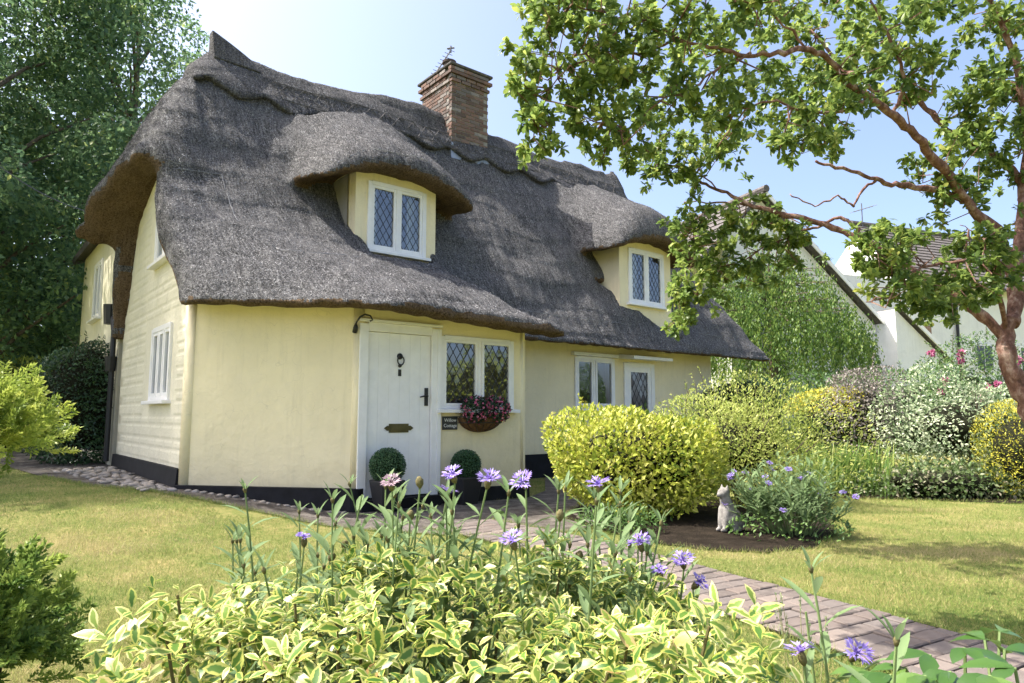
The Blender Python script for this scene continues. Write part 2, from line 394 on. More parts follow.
def fan(poly, dz, n=26):
    P = np.array(poly); lo, hi = P.min(0), P.max(0)
    c = P.mean(0); V = []; F = []
    X, Y = np.meshgrid(np.linspace(lo[0], hi[0], 60), np.linspace(lo[1], hi[1], 60), indexing='ij')
    # ear-clip with Blender for the outline
    from mathutils.geometry import tessellate_polygon
    t = tessellate_polygon([[Vector((x, y, 0)) for x, y in poly]])
    m = MB(); m.add([(x, y, gzf(x, y)+dz) for x, y in poly], [tuple(q) for q in t]); return m
def ragged(poly, step=.12, amp=.035, seed=1):
    rr = random.Random(seed); o = []
    for (x0, y0), (x1, y1) in zip(poly, poly[1:]+poly[:1]):
        n = max(1, int(math.hypot(x1-x0, y1-y0)/step)) if max(y0, y1) < 11 else 1
        for k in range(n): o.append((x0+(x1-x0)*k/n+rr.uniform(-amp, amp), y0+(y1-y0)*k/n+rr.uniform(-amp, amp)))
    return o
BED = ragged(BED); FRONT_POLY = None
bm_ = fan(BED, .012); bed = bm_.build('flower_bed', M['soil']); props(bed, 'dark soil of the planted border beside the lawn', 'flower bed', kind='structure')

FRONT_BED = [(-1.9,1.0),(-1.5,2.15),(-.9,2.55),(0,2.6),(.55,2.45),(.75,1.9),(.8,1.0)]
fb = fan(FRONT_BED, .02).build('front_flower_bed', M['soil']); props(fb, 'dark soil under the variegated shrub in the foreground', 'flower bed', kind='structure')

# brick path: pavers one by one
PC = [Vector(p) for p in ((-.55,7.35,0),(-.05,6.72,0),(.45,6.08,0),(.93,5.38,0),(1.38,4.62,0),(1.80,3.85,0),(2.22,3.05,0),(2.75,2.2,0),(3.4,1.3,0))]
def poly_len(P):
    L = [0]
    for a, b in zip(P[:-1], P[1:]): L.append(L[-1] + (b-a).length)
    return L
PL = poly_len(PC)
def along(P, L, s):
    s = min(max(s, 0), L[-1]-1e-6)
    for i in range(len(P)-1):
        if s <= L[i+1]:
            t = (s-L[i])/(L[i+1]-L[i]); 
            d0 = (P[min(i+1,len(P)-1)]-P[max(i-1,0)]).normalized(); d1 = (P[min(i+2,len(P)-1)]-P[i]).normalized()
            return P[i].lerp(P[i+1], t), d0.lerp(d1, t).normalized()
PWID = .80
pa, pb = [], []
for k in range(60):
    c, d = along(PC, PL, PL[-1]*k/59); n = Vector((-d.y, d.x, 0))
    pa.append(((c+n*PWID/2).x, (c+n*PWID/2).y)); pb.append(((c-n*PWID/2).x, (c-n*PWID/2).y))
PATH_POLY = pa + pb[::-1]
pm = strip(pa, pb, .015, 4, 1); brick_path = pm.build('brick_path', M['soil']); props(brick_path, 'path of reddish brown clay pavers crossing the lawn', 'path', kind='structure')
def chamfer_box(lx, ly, lz, c, jit=0, r=random):
    m = MB(); a, b = lx/2, ly/2; j = lambda: r.uniform(-jit, jit)
    v = [(-a+j(),-b+j(),0),(a+j(),-b+j(),0),(a+j(),b+j(),0),(-a+j(),b+j(),0)]
    v += [(x, y, lz-c) for x, y, _ in v[:4]]
    v += [(x*(1-c/a), y*(1-c/b), lz+j()*.4) for x, y, _ in v[:4]]
    m.add(v, [(3,2,1,0)] + [(k,(k+1)%4,(k+1)%4+4,k+4) for k in range(4)] + [(k+4,(k+1)%4+4,(k+1)%4+8,k+8) for k in range(4)] + [(8,9,10,11)])
    return m
PROW, PCOL = .128, .192
pv_mesh = [chamfer_box(PCOL-.009, PROW-.013, .028, .006, .0025).mesh('paver') for _ in range(6)]
pv_half = [chamfer_box(PCOL/2-.009, PROW-.013, .028, .006, .0025).mesh('paver') for _ in range(3)]
s = .1; row = 0
while s < PL[-1]-.1:
    c, d = along(PC, PL, s); n = Vector((-d.y, d.x, 0))
    spots = [(k-1.5, 0) for k in range(4)] if row % 2 == 0 else [(-1.75, 1), (-1, 0), (0, 0), (1, 0), (1.75, 1)]
    for k, hf in spots:
        q = c + n*(k*PCOL + random.uniform(-.003, .003))
        link('paver', random.choice(pv_half if hf else pv_mesh), M['paver'], brick_path, (q.x, q.y, gzf(q.x, q.y)+random.uniform(-.006,.002)),
             (random.uniform(-.01,.01), random.uniform(-.01,.01), math.atan2(n.y, n.x)+random.uniform(-.02,.02)))
    s += PROW; row += 1

# cobbles along the gable wall
def stone_mesh(seed):
    r = random.Random(seed); m = MB(); n = 8; vs = []; fs = []
    for i, (rr, z) in enumerate([(.5,0),(.98,.25),(.85,.62),(.42,.85)]):
        for k in range(n):
            a = 6.283*k/n; q = rr*(1+r.uniform(-.16,.16)); vs.append((q*math.cos(a), q*.72*math.sin(a), z*.6+r.uniform(-.04,.04)))
    for i in range(3):
        for k in range(n): fs.append((i*n+k, i*n+(k+1)%n, (i+1)*n+(k+1)%n, (i+1)*n+k))
    fs.append(tuple(3*n+k for k in range(n))); m.add(vs, fs); return m.mesh('stone', smooth=True)
SM = [stone_mesh(i) for i in range(8)]
cob = thing('cobble_border', (-5.0, 9.3, gzf(-5.0, 9.3)), 'strip of rounded cobblestones along the foot of the gable wall', 'cobbles', kind='structure')
rs = random.Random(3)
def cobble(x, y, r):
    z = gzf(x, y)+.012
    o = link('stone', SM[rs.randrange(8)], M['stone'], cob, Vector((x, y, z-.012))-BASE[cob.name], (rs.uniform(-.2,.2), rs.uniform(-.2,.2), rs.uniform(0,6.3)))
    o.scale = (r, r*rs.uniform(.8,1.1), r*rs.uniform(.8,1.2))
placed = []
for _ in range(2600):
    g = rs.uniform(8.7, 12.9); f = 2.05 - abs(rs.gauss(0, .30))-.03
    if f < 2.05-(.30+.16*(g-8.7)): continue
    p = fg(f, g); r = rs.uniform(.05, .095)
    if all((p-q).length > (r+w)*.82 for q, w in placed): placed.append((p, r))
    if len(placed) > 190: break
for k in range(26):                       # a single row under the splayed wall
    x = -3.9+k*.098+rs.uniform(-.02,.02)
    if x > -1.95: break
    placed.append((Vector((x, 8.13-rs.uniform(0,.05), 0)), rs.uniform(.04,.065)))
for p, r in placed: cobble(p.x, p.y, r)

# ================================================================== the cottage
CB = fg(2.15, 9.5, 0); CB.z = 0
cot = thing('thatched_cottage', CB, 'cream rendered thatched cottage with two eyebrow dormers and brick chimney', 'cottage')
# --- thatch as a distance field in cottage axes
H_ = .05
fa = np.arange(1.05, 15.7, H_); ga = np.arange(6.6, 14.5, H_); za = np.arange(2.05, 7.95, H_)
Fg, Gg, Zg = np.meshgrid(fa.astype(np.float32), ga.astype(np.float32), za.astype(np.float32), indexing='ij')
nA, nB, nC, nE = Sines(1, 1.6), Sines(2, 5.0), Sines(3, 14.0), Sines(4, 9.0)
DORM = [dict(f=5.26, w=1.50, top=5.20, sl=.66, und=4.86, gw=9.5, side=.80, back=10.8, lip=8.93, w0=4.74, w1=5.88),
        dict(f=11.2, w=1.42, top=5.26, sl=.60, und=4.68, gw=9.3, side=1.0, back=10.7, lip=8.72, w0=10.52, w1=11.86)]
def roof_solid(f, g, z):                      # outer body before hollowing
    dF = (z-(2.80+1.67*(g-8.98)))/1.947; dB = (z-(2.6+2.33*(13.55-g)))/2.535
    dL = (z-(4.72+1.90*(f-1.60+.02*(g-11.4))))/2.15; dR = (z-(7.15-1.95*(f-12.85)))/2.19
    d = smax(smax(dF, dB, .18), smax(dL, dR, .1), .42)
    Yw = f*SF + g*CF
    dA = (z-(2.53-.09*np.clip((f-4.8)/1.8,0,1)+.52*(g-7.08)))/1.118; dS = (z-(2.58+1.22*(Yw-7.80)))/1.577; dQ = (f-6.52+.46*(z-2.45))/1.10
    bay = smax(smax(smax(dA, dS, .35), dQ, .16), g-10.2, .1)
    bay = smax(smax(bay, 6.99+.18*(z-2.4)-g, .05), 7.70+.18*(z-2.4)-Yw, .06)
    d = smin(d, bay, .38)
    sn = ((z+.10*nA(f*1.7, g, z))/.52) % 1.0                     # courses of reed lap over each other
    return d + .040*nA(f, g, z) + .024*nB(f, g, z) + .010*nE(f, g, z) + .020*(sn-.5)
D0 = roof_solid(Fg, Gg, Zg)
THK = .37 + 1.5*sstep(5.75, 5.95, Fg)*sstep(7.0, 6.9, Fg)*sstep(9.2, 9.0, Gg)
shell = np.maximum(D0, -(D0+THK))
# gable: hood above, verges below it
arch = 4.44 + .30*(1-((Gg-11.2)/1.5)**2) - .22*np.clip(Gg-11.2, 0, 3)
hood = np.maximum(np.maximum(D0, Fg-2.35), arch - Zg)
vergecut = 1.93 - Fg + .05*np.sin(Zg*3)
lowpart = smax(shell, vergecut, .22)
hoodpart = smax(np.maximum(D0, Fg-2.5), (arch - Zg)*.95, .22)
tz = smin(lowpart, hoodpart, .16)
# eaves: cut from below
eave = 2.42 + .30*np.clip(Gg-8.9, 0, 2) + .0*Fg
isbay = sstep(7.35, 6.9, Fg)
Yw = Fg*SF + Gg*CF
eb = 2.34 - .09*np.clip((Fg-4.8)/1.8, 0, 1) + .10*np.clip((5.0-Fg)/3.0, 0, 1) + .30*np.clip(np.minimum(Gg-7.25, (Yw-7.95)*1.2), 0, 2)
eave = eave*(1-isbay) + eb*isbay
backcut = 2.45 - .25*np.clip(13.4-Gg, 0, 1)
eave = np.where(Gg > 12, backcut, eave)
tz = smax(tz, (eave - Zg)*.96, .04)
# notch under the second dormer
notch = np.maximum(np.maximum(10.62+(3.55-Zg)*1.55 - Fg, Fg-12.0-.05*(Zg-3)), np.maximum(2.72-Zg, np.maximum(Zg-3.9, Gg-9.9)))
tz = smax(tz, -notch, .10)
def dormer_field(q, f, g, z):
    s_ = (f-q['f'])/q['w']; a = np.abs(s_)
    top = q['top'] + q['sl']*(g-q['lip']) - q['side']*a**2.4*(1+.25*np.clip(g-q['lip'],0,2))
    und = q['und'] - .42*a**2.2 + .16*np.clip(g-q['lip'], 0, 1)
    d = smax((z-top)*.78, (und-z)*.92, .14)
    d = smax(d, q['lip']+.30*np.clip(z-q['und'],-.5,1)+.22*a**2 - g, .26); d = smax(d, (a-1.0)*q['w'], .3)
    return smax(d, g-q['back'], .05) + .02*nA(f, g, z) + .008*nB(f, g, z)
for q in DORM: tz = smin(tz, dormer_field(q, Fg, Gg, Zg), .12+.50*sstep(q['und']+.15, q['und']+.7, Zg).astype(np.float32))
# room for the dormer windows
for q in DORM:
    cut = np.maximum(np.maximum(q['w0']+.06-Fg, Fg-q['w1']+.06), np.maximum(np.maximum(q['gw']+.05-Gg, Gg-10.6), np.maximum(3.3-Zg, Zg-q['und']+.06)))
    tz = np.maximum(tz, -cut)
q = DORM[0]; cut = np.maximum(np.maximum(q['w0']-.04-Fg, Fg-q['w1']-.06), np.maximum(np.maximum(9.10-Gg, Gg-9.6), np.maximum(3.64-.30*(9.5-Gg)-Zg, Zg-4.6)))
tz = smax(tz, -cut, .08)
tz = tz + .008*nC(Fg, Gg, Zg) + .006*np.sin(Fg*21+2.5*nA(Fg*1.3, Gg, Zg))
V, Q = surface_nets(tz, (fa[0], ga[0], za[0]), H_)
# split outer (weathered) and cut ends (brown)
Pw = np.stack([V[:,0]*CF-V[:,1]*SF, V[:,0]*SF+V[:,1]*CF, V[:,2]], 1) - np.array(CB)
me = mesh_np('thatch_roof', Pw, Q, smooth=True)
nrm = np.zeros(len(Q)*3, np.float32); me.polygons.foreach_get('normal', nrm); nrm = nrm.reshape(-1, 3)
roof = link('thatch_roof', me, [M['thatch'], M['thatch_butt']], cot)
cen0 = V[Q].mean(1); nfg = nrm[:,0]*-SF + nrm[:,1]*CF
mi = ((nrm[:,2] < -.18) | ((nrm[:,2] < .30) & (cen0[:,2] < 2.62) & ((cen0[:,1] < 7.12) | (cen0[:,0]*SF+cen0[:,1]*CF < 7.84)))).astype(np.int32)
me.polygons.foreach_set('material_index', mi)
# straw ends on the weathered surface
cen = V[Q].mean(1)
def fgn(n): return np.stack([n[:,0]*CF+n[:,1]*SF, -n[:,0]*SF+n[:,1]*CF, n[:,2]], 1)
vis = (mi == 0) & (nrm[:,2] > .02) & ((fgn(nrm)[:,1] < .4) | (fgn(nrm)[:,0] < -.2)) & (cen[:,1] < 12.8)
ids = np.where(vis)[0]; pick = RNG.choice(ids, 140000)
P = Pw[Q[pick]]; w = RNG.dirichlet(np.ones(4), len(pick)); P = (P*w[:,:,None]).sum(1); N = nrm[pick]
down = np.array([0,0,-1.])[None] - N*(-N[:,2:3]); D = unit(unit(down) + .9*rand_dirs(len(P)) + N*.30)
Ls = RNG.uniform(.015, .05, len(P))
arr = leaf_arrays(P + N*.004 - D*(Ls*.5)[:,None], D, N, Ls, RNG.uniform(.005,.011,len(P)), RNG.random(len(P))**1.4, BLADE3)
st = link('straw', mesh_np('straw', *arr), M['straw'], roof); st['kind'] = 'stuff'
# ridge cap: a second layer with a scalloped lower edge
rz = za > 5.2; fr = (fa > 2.2) & (fa < 13.9); gr = (ga > 9.8) & (ga < 13.2); ix = np.ix_(fr, gr, rz)
f_, g_, z_ = Fg[ix], Gg[ix], Zg[ix]; d_ = D0[ix]
scal = 6.26 + .21*np.abs(((f_/.92) % 1)*2-1)**1.3 + .05*np.sin(f_*1.1)
bump_ = .10*np.exp(-((f_-12.75)/.2)**2)*np.exp(-((g_-11.55)/.25)**2)
rd = smax(d_ - .105 - bump_*1.2, -(d_+.12), .02); rd = smax(rd, scal - z_, .05); rd = smax(rd, 2.52-f_, .05)
V2, Q2 = surface_nets(rd + .004*nC(f_, g_, z_), (fa[fr][0], ga[gr][0], za[rz][0]), H_)
P2 = np.stack([V2[:,0]*CF-V2[:,1]*SF, V2[:,0]*SF+V2[:,1]*CF, V2[:,2]], 1) - np.array(CB)
me2 = mesh_np('ridge_cap', P2, Q2, smooth=True); rcap = link('ridge_cap', me2, M['thatch_ridge'], roof)
n2 = np.zeros(len(Q2)*3, np.float32); me2.polygons.foreach_get('normal', n2); n2 = n2.reshape(-1, 3)
pk = RNG.choice(np.where(n2[:,2] > .05)[0], 22000); w = RNG.dirichlet(np.ones(4), len(pk)); Pr = (P2[Q2[pk]]*w[:,:,None]).sum(1); Nr = n2[pk]
dn = np.array([0,0,-1.])[None] + Nr*Nr[:,2:3]; Dr = unit(unit(dn)+.7*rand_dirs(len(pk))+Nr*.3); Lr = RNG.uniform(.015,.05,len(pk))
st2 = link('straw', mesh_np('straw', *leaf_arrays(Pr+Nr*.004-Dr*(Lr*.5)[:,None], Dr, Nr, Lr, RNG.uniform(.005,.013,len(pk)), RNG.random(len(pk))**1.5, BLADE3)), M['straw'], roof); st2['kind'] = 'stuff'
def ridge_at(f, z):                            # outer face of the ridge cap
    kf = int(np.argmin(abs(fa[fr]-f))); kz = int(np.argmin(abs(za[rz]-z))); j = np.where(rd[kf, :, kz] < 0)[0]
    return ga[gr][j[0]] if len(j) else None
M['spar'] = plain('hazel_spar', (.11,.104,.10), .9, .1, bump=0)
def spar(f0, z0, f1, z1):
    L = []
    for k in range(7):
        f = f0+(f1-f0)*k/6; z = z0+(z1-z0)*k/6; g = ridge_at(f, z)
        if g is not None: L.append(fg(f, g-.034, z))
    if len(L) > 2: MB().tube(L, .007, 4).build('spar', M['spar'], roof)
m = MB(); n_ = 9; vs = []
for k in range(n_+1):                          # upstanding wedge of thatch on the ridge end
    u = k/n_; ff = 2.90+.78*u; w_ = .15-.03*u; h_ = .40*(1-u)**.8+.02; zb = 6.98
    vs += [fg(ff, 11.55-w_-.06, zb), fg(ff, 11.55+w_+.06, zb), fg(ff-.02, 11.55+w_*.55, zb+.12+h_), fg(ff-.02, 11.55-w_*.55, zb+.12+h_)]
fs = [(0,1,2,3)[::-1], tuple(4*n_+q for q in (0,1,2,3))]
for k in range(n_):
    for q in range(4): a_, b_ = 4*k+q, 4*k+(q+1)%4; fs.append((a_, b_, b_+4, a_+4))
m.add(vs, fs); m.build('ridge_end', M['thatch_ridge'], roof, bevel=.03)
f = 3.8
while f < 12.4:
    spar(f, 6.50, f+.31, 6.86); spar(f, 6.86, f+.31, 6.50); spar(f, 6.50, f+.31, 6.50); spar(f, 6.86, f+.31, 6.86); f += .31
# fixing rods and the edge of the wire net
def on_roof(f, z, g0=6.7):
    kf = int(round((f-fa[0])/H_)); kz = int(round((z-za[0])/H_)); col = tz[kf, :, kz]; j = np.where(col < 0)[0]
    return ga[j[0]] if len(j) else None
M['wire'] = plain('galvanised_wire', (.26, .26, .26), .6, .4, .3, bump=0)
def roof_wire(pts, r=.0045):
    L = []
    for (a, za_), (b, zb_) in zip(pts[:-1], pts[1:]):
        for k in range(14):
            f = a+(b-a)*k/14; z = za_+(zb_-za_)*k/14; g = on_roof(f, z)
            if g is not None: L.append(fg(f, g-.036, z))
    if len(L) > 2: MB().tube(L, r, 4).build('fixing_wire', M['wire'], roof)
roof_wire([(2.15,4.55),(2.75,4.6),(2.8,3.5),(3.1,3.25),(4.3,3.35)]); roof_wire([(4.0,4.75),(4.6,5.18),(5.6,5.22),(6.3,4.75)])
roof_wire([(7.0,3.0),(8.6,2.95),(10.4,2.95)]); roof_wire([(12.2,2.95),(13.6,2.9)]); roof_wire([(9.9,4.9),(11.0,5.2),(12.2,4.9)])
for k in range(9): roof_wire([(6.35+.06*(k%3)+k*.05, 3.15+.14*k), (6.55+.06*(k%3)+k*.05, 3.08+.14*k)], .005)

# --- walls: plan line helpers. Face(p0, p1): s runs along the face, d outwards, z up
class Face:
    def __init__(s, a, b):
        s.a = Vector((*a, 0)); b = Vector((*b, 0)); s.L = (b-s.a).length; s.t = (b-s.a)/s.L; s.n = Vector((s.t.y, -s.t.x, 0))
    def __call__(s, u, d, z):
        q = s.a + s.t*u + s.n*d; return fg(q.x, q.y, z)
A_, B_, C_ = (2.15, 8.93), (3.74, 7.60), (6.31, 7.50)
gable = Face((2.15, 13.3), A_); splay = Face(A_, B_); bayf = Face(B_, C_); mainf = Face((6.31, 9.5), (13.7, 9.5))
def wall(name, F_, z0, z1, opens, mat, th=.22, parent=cot, s0=0, s1=None, topfn=None, ns=26):
    s1 = F_.L if s1 is None else s1; m = MB()
    us = sorted({s0, s1, *[o[0] for o in opens], *[o[1] for o in opens], *([s0+(s1-s0)*k/ns for k in range(ns+1)] if topfn else [])})
    for a, b in zip(us[:-1], us[1:]):
        mid = (a+b)/2; hs = sorted([(o[2], o[3]) for o in opens if o[0]-1e-6 <= mid <= o[1]+1e-6]); z = z0
        ta, tb = (topfn(a), topfn(b)) if topfn else (z1, z1)
        for h0, h1 in hs:
            m.box(a, b, -th, 0, z, h0, F_); z = h1
        if min(ta, tb) > z: m.hexa([F_(a,0,z),F_(b,0,z),F_(b,-th,z),F_(a,-th,z),F_(a,0,ta),F_(b,0,tb),F_(b,-th,tb),F_(a,-th,ta)])
    return m.build(name, mat, parent)
GW = [(2.43, 3.53, 1.34, 2.36), (2.30, 3.32, 3.32, 4.30)]          # gable windows s0 s1 z0 z1
def gtop(u):
    g = 13.3-u; return min(2.45+1.67*(g-8.98)-.05, 2.35+2.33*(13.55-g)-.1, 4.95)
w_g = wall('gable_wall', gable, .2, 5, GW, M['cream_skylit'], topfn=gtop)
# curved render: the splay and bay corners are soft
def round_wall(name, pts, z0, z1, mat, th, opens_face=None): pass
w_s = wall('splayed_wall', splay, .05, 2.62, [], M['cream'])
DOOR = (.05, 1.09, .13, 2.26); BW = (1.17, 2.33, 1.22, 2.18)
w_b = wall('bay_wall', bayf, .0, 2.5, [DOOR, BW], M['cream'], .2)
for (cf_, cg_, cr_, cz_) in ((3.77, 7.645, .075, 2.6), (2.2, 8.96, .085, 2.6), (6.25, 7.56, .065, 2.45)):
    MB().tube([fg(cf_, cg_, .05), fg(cf_, cg_, cz_)], cr_, 14).build('rounded_corner', M['cream'], w_b, smooth=True)
wall('bay_side_wall', Face(C_, (6.31, 9.5)), 0, 2.5, [], M['cream'], .2, s0=.1)
MW = (2.95, 4.03, 1.27, 2.27); MD = (4.36, 5.28, .25, 2.22)
wall('main_wall', mainf, 0, 3.2, [MW, MD], M['cream'])
wall('right_end_wall', Face((13.7, 9.7), (13.7, 13.2)), 0, 2.9, [], M['cream'])
wall('rear_wall', Face((13.7, 13.3), (2.15, 13.3)), 0, 3.0, [], M['cream'])
# black plinths
def plinth(F_, s0, s1, top0, top1, bot, d=.055):
    m = MB(); n = 14
    for k in range(n):
        a, b = s0+(s1-s0)*k/n, s0+(s1-s0)*(k+1)/n; ta, tb = top0+(top1-top0)*k/n, top0+(top1-top0)*(k+1)/n
        m.hexa([F_(a,d+.03,bot),F_(b,d+.03,bot),F_(b,-.05,bot),F_(a,-.05,bot),F_(a,d,ta),F_(b,d,tb),F_(b,-.05,tb),F_(a,-.05,ta)])
    return m
plinth(gable, 0, gable.L-.02, .49, .50, 0).build('plinth', M['black'], cot)
pm_ = plinth(splay, -.05, splay.L+.03, .315, .275, -.1, .085); pm_.tube([fg(3.73,7.62,-.1), fg(3.73,7.62,.272)], .125, 16); pm_.tube([fg(2.17,8.93,-.1), fg(2.17,8.93,.312)], .10, 16)
pm_.build('plinth', M['black'], cot)
plinth(bayf, 1.12, bayf.L+.03, .20, .165, -.15).build('plinth', M['black'], cot)
plinth(mainf, 0, 4.3, .43, .43, -.1).build('plinth', M['black'], cot); plinth(mainf, 5.34, mainf.L, .43, .43, -.1).build('plinth', M['black'], cot)
m = MB(); m.box(DOOR[0]-.02, DOOR[1]+.02, -.2, .16, -.1, .135, bayf); m.build('door_step', M['black'], cot)
# pargeting on the gable: raised combed panels
def parg(u0, u1, z0, z1):
    m = MB(); e = .03
    m.add([gable(u0,0.001,z0),gable(u1,.001,z0),gable(u1,.001,z1),gable(u0,.001,z1),gable(u0+e,.007,z0+e),gable(u1-e,.007,z0+e),gable(u1-e,.007,z1-e),gable(u0+e,.007,z1-e)],
          [(4,5,6,7),(0,1,5,4),(1,2,6,5),(2,3,7,6),(3,0,4,7)])
    m.build('pargeting_panel', M['cream_skylit'], w_g)
rp = random.Random(5); z = .52; r_ = 0
while z < 4.4:
    h = .185 if r_ % 2 == 0 else .12
    u = .06 + (.3 if r_ % 2 else 0)
    while u < gable.L-.12:
        w_ = .62 if r_ % 2 == 0 else .5; u1 = min(u+w_, gable.L-.08)
        ok = min(gtop(u), gtop(u1)) > z+h+.05 and not any(u < o[1]+.12 and u1 > o[0]-.12 and z < o[3]+.1 and z+h > o[2]-.12 for o in GW)
        if ok and u1-u > .15: parg(u+.015, u1-.015, z+.01, z+h-.01)
        u += w_
    z += h; r_ += 1
# --- windows
def clip(poly, x0, x1, y0, y1):
    for ax, lim, sg in ((0,x0,1),(0,x1,-1),(1,y0,1),(1,y1,-1)):
        out = []
        for i in range(len(poly)):
            p, q = poly[i], poly[(i+1)%len(poly)]; a, b = (p[ax]-lim)*sg, (q[ax]-lim)*sg
            if a >= 0: out.append(p)
            if (a >= 0) != (b >= 0): t = a/(a-b); out.append((p[0]+(q[0]-p[0])*t, p[1]+(q[1]-p[1])*t))
        poly = out
        if len(poly) < 3: return []
    return poly
def seg_clip(p, q, x0, x1, y0, y1):
    t0, t1 = 0., 1.; dx, dy = q[0]-p[0], q[1]-p[1]
    for pp, qq in ((-dx, p[0]-x0), (dx, x1-p[0]), (-dy, p[1]-y0), (dy, y1-p[1])):
        if abs(pp) < 1e-12:
            if qq < 0: return None
        else:
            r = qq/pp
            if pp < 0: t0 = max(t0, r)
            else: t1 = min(t1, r)
    return None if t0 >= t1 else ((p[0]+dx*t0, p[1]+dy*t0), (p[0]+dx*t1, p[1]+dy*t1))
rw = random.Random(11)
def lights(F_, wn_, x0, x1, z0, z1, d, dw, dh, lattice=True):        # glazing of one casement
    if not lattice:
        m = MB(); m.add([F_(x0,d,z0),F_(x1,d,z0),F_(x1,d,z1),F_(x0,d,z1)], [(0,1,2,3)]); m.build('pane', M['glass'], wn_); return
    cx, cz = (x0+x1)/2, (z0+z1)/2; nx = int((x1-x0)/dw)+2; nz = int((z1-z0)/dh)+2; lm = MB()
    for i in range(-2*nx, 2*nx+1):
        for j in range(-2*nz, 2*nz+1):
            if (i+j) % 2: continue
            x, z = cx+i*dw/2, cz+j*dh/2
            p = clip([(x-dw/2,z),(x,z-dh/2),(x+dw/2,z),(x,z+dh/2)], x0, x1, z0, z1)
            if len(p) < 3: continue
            ar = abs(sum(p[k][0]*p[(k+1)%len(p)][1]-p[(k+1)%len(p)][0]*p[k][1] for k in range(len(p))))/2
            if ar < 2e-5: continue
            ta, tb = rw.gauss(0,.012), rw.gauss(0,.012); m = MB()
            m.add([F_(a, d+ta*(a-x)+tb*(b-z), b) for a, b in p], [tuple(range(len(p)))]); m.build('pane', M['glass'], wn_)
    for i in range(-2*nx-nz*2, 2*nx+nz*2):
        if i % 2 == 0: continue
        for sg in (1, -1):
            K = 6.; q = seg_clip((cx+i*dw/2-K*dw, cz-sg*K*dh), (cx+i*dw/2+K*dw, cz+sg*K*dh), x0, x1, z0, z1)
            if q: lm.tube([F_(q[0][0], d+.002, q[0][1]), F_(q[1][0], d+.002, q[1][1])], .0055, 5)
    lm.build('lead_lattice', M['lead'], wn_)
def window(F_, o, cas, name='window', d=.035, dw=.105, dh=.17, sill=True, lattice=True, fw=.055, cw=.05, label=None, stepped=False, curtain=False, dp=-1.1):
    s0, s1, z0, z1 = o; wn_ = link(name, None, parent=cot)
    if label: wn_['label'] = label
    m = MB(); e = .004
    m.box(s0-.02, s0+fw, -.1, d, z0, z1, F_); m.box(s1-fw, s1+.02, -.1, d, z0, z1, F_)
    m.box(s0+fw, s1-fw, -.1, d-e, z1-fw, z1+.015, F_); m.box(s0+fw, s1-fw, -.1, d-e, z0, z0+fw, F_)
    edges = [s0+fw + (s1-s0-2*fw)*c for c in cas]
    for x in edges[1:-1]: m.box(x-.028, x+.028, -.1, d-e, z0+fw, z1-fw, F_)
    m.build('frame', M['white'], wn_, bevel=.004)
    for k, (a, b) in enumerate(zip(edges[:-1], edges[1:])):
        a += .028 if k else 0; b -= .028 if k < len(edges)-2 else 0
        za0, zb0 = z0+fw, z1-fw; c = MB(); dd = d+.014 if (stepped and k == 1) else d-.012
        c.box(a, a+cw, -.05, dd, za0, zb0, F_); c.box(b-cw, b, -.05, dd, za0, zb0, F_)
        c.box(a+cw, b-cw, -.05, dd-.002, za0, za0+cw, F_); c.box(a+cw, b-cw, -.05, dd-.002, zb0-cw, zb0, F_)
        c.build('casement', M['white'], wn_, bevel=.003)
        lights(F_, wn_, a+cw, b-cw, za0+cw, zb0-cw, dd-.03, dw, dh, lattice)
    if sill:
        c = MB(); c.box(s0-.08, s1+.08, -.05, d+.075, z0-.05, z0-.002, F_); c.build('sill', M['white'], wn_, bevel=.006)
    # the dim room behind
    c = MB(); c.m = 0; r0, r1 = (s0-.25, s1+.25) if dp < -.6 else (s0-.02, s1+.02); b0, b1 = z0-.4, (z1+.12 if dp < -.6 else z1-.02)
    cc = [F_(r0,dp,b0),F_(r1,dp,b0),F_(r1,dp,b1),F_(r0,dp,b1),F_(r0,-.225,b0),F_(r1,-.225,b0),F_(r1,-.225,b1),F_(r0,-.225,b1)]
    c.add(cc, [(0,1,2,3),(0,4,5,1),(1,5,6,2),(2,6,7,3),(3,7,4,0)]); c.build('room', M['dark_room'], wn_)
    if curtain:
        for (u0, u1) in curtain:
            c = MB(); n = 16; vs = []
            for k in range(n+1):
                u = u0+(u1-u0)*k/n; q = -.16+.02*math.sin(k*2.1)
                vs += [F_(u, q, z0+.02), F_(u, q, z1-.02)]
            c.add(vs, [(2*k, 2*k+2, 2*k+3, 2*k+1) for k in range(n)]); c.build('curtain', M['curtain'], wn_, smooth=True)
    return wn_
window(gable, GW[0], (0, .34, .67, 1), lattice=False, label='lower gable window of three narrow white lights')
window(gable, GW[1], (0, .5, 1), lattice=False, label='upper gable window tucked under the thatch hood', curtain=[(2.36,2.6)], dp=-.40)
window(bayf, BW, (0, .52, 1), stepped=True, dw=.112, dh=.185, fw=.042, cw=.036, label='leaded diamond window beside the front door', curtain=[(1.22,1.36)])
window(mainf, MW, (0, .47, 1), lattice=False, cw=.04, label='two light window in the recessed main wall', stepped=True)
m = MB(); m.box(MW[0]-.1, MW[1]+.1, 0, .09, MW[3]+.02, MW[3]+.09, mainf); m.build('drip_board', M['white'], cot, bevel=.006)
dwn = window(mainf, MD, (0, 1), name='glazed_door', dw=.14, dh=.23, sill=False, fw=.09, cw=.1, label='half hidden glazed white door with leaded diamond panes')
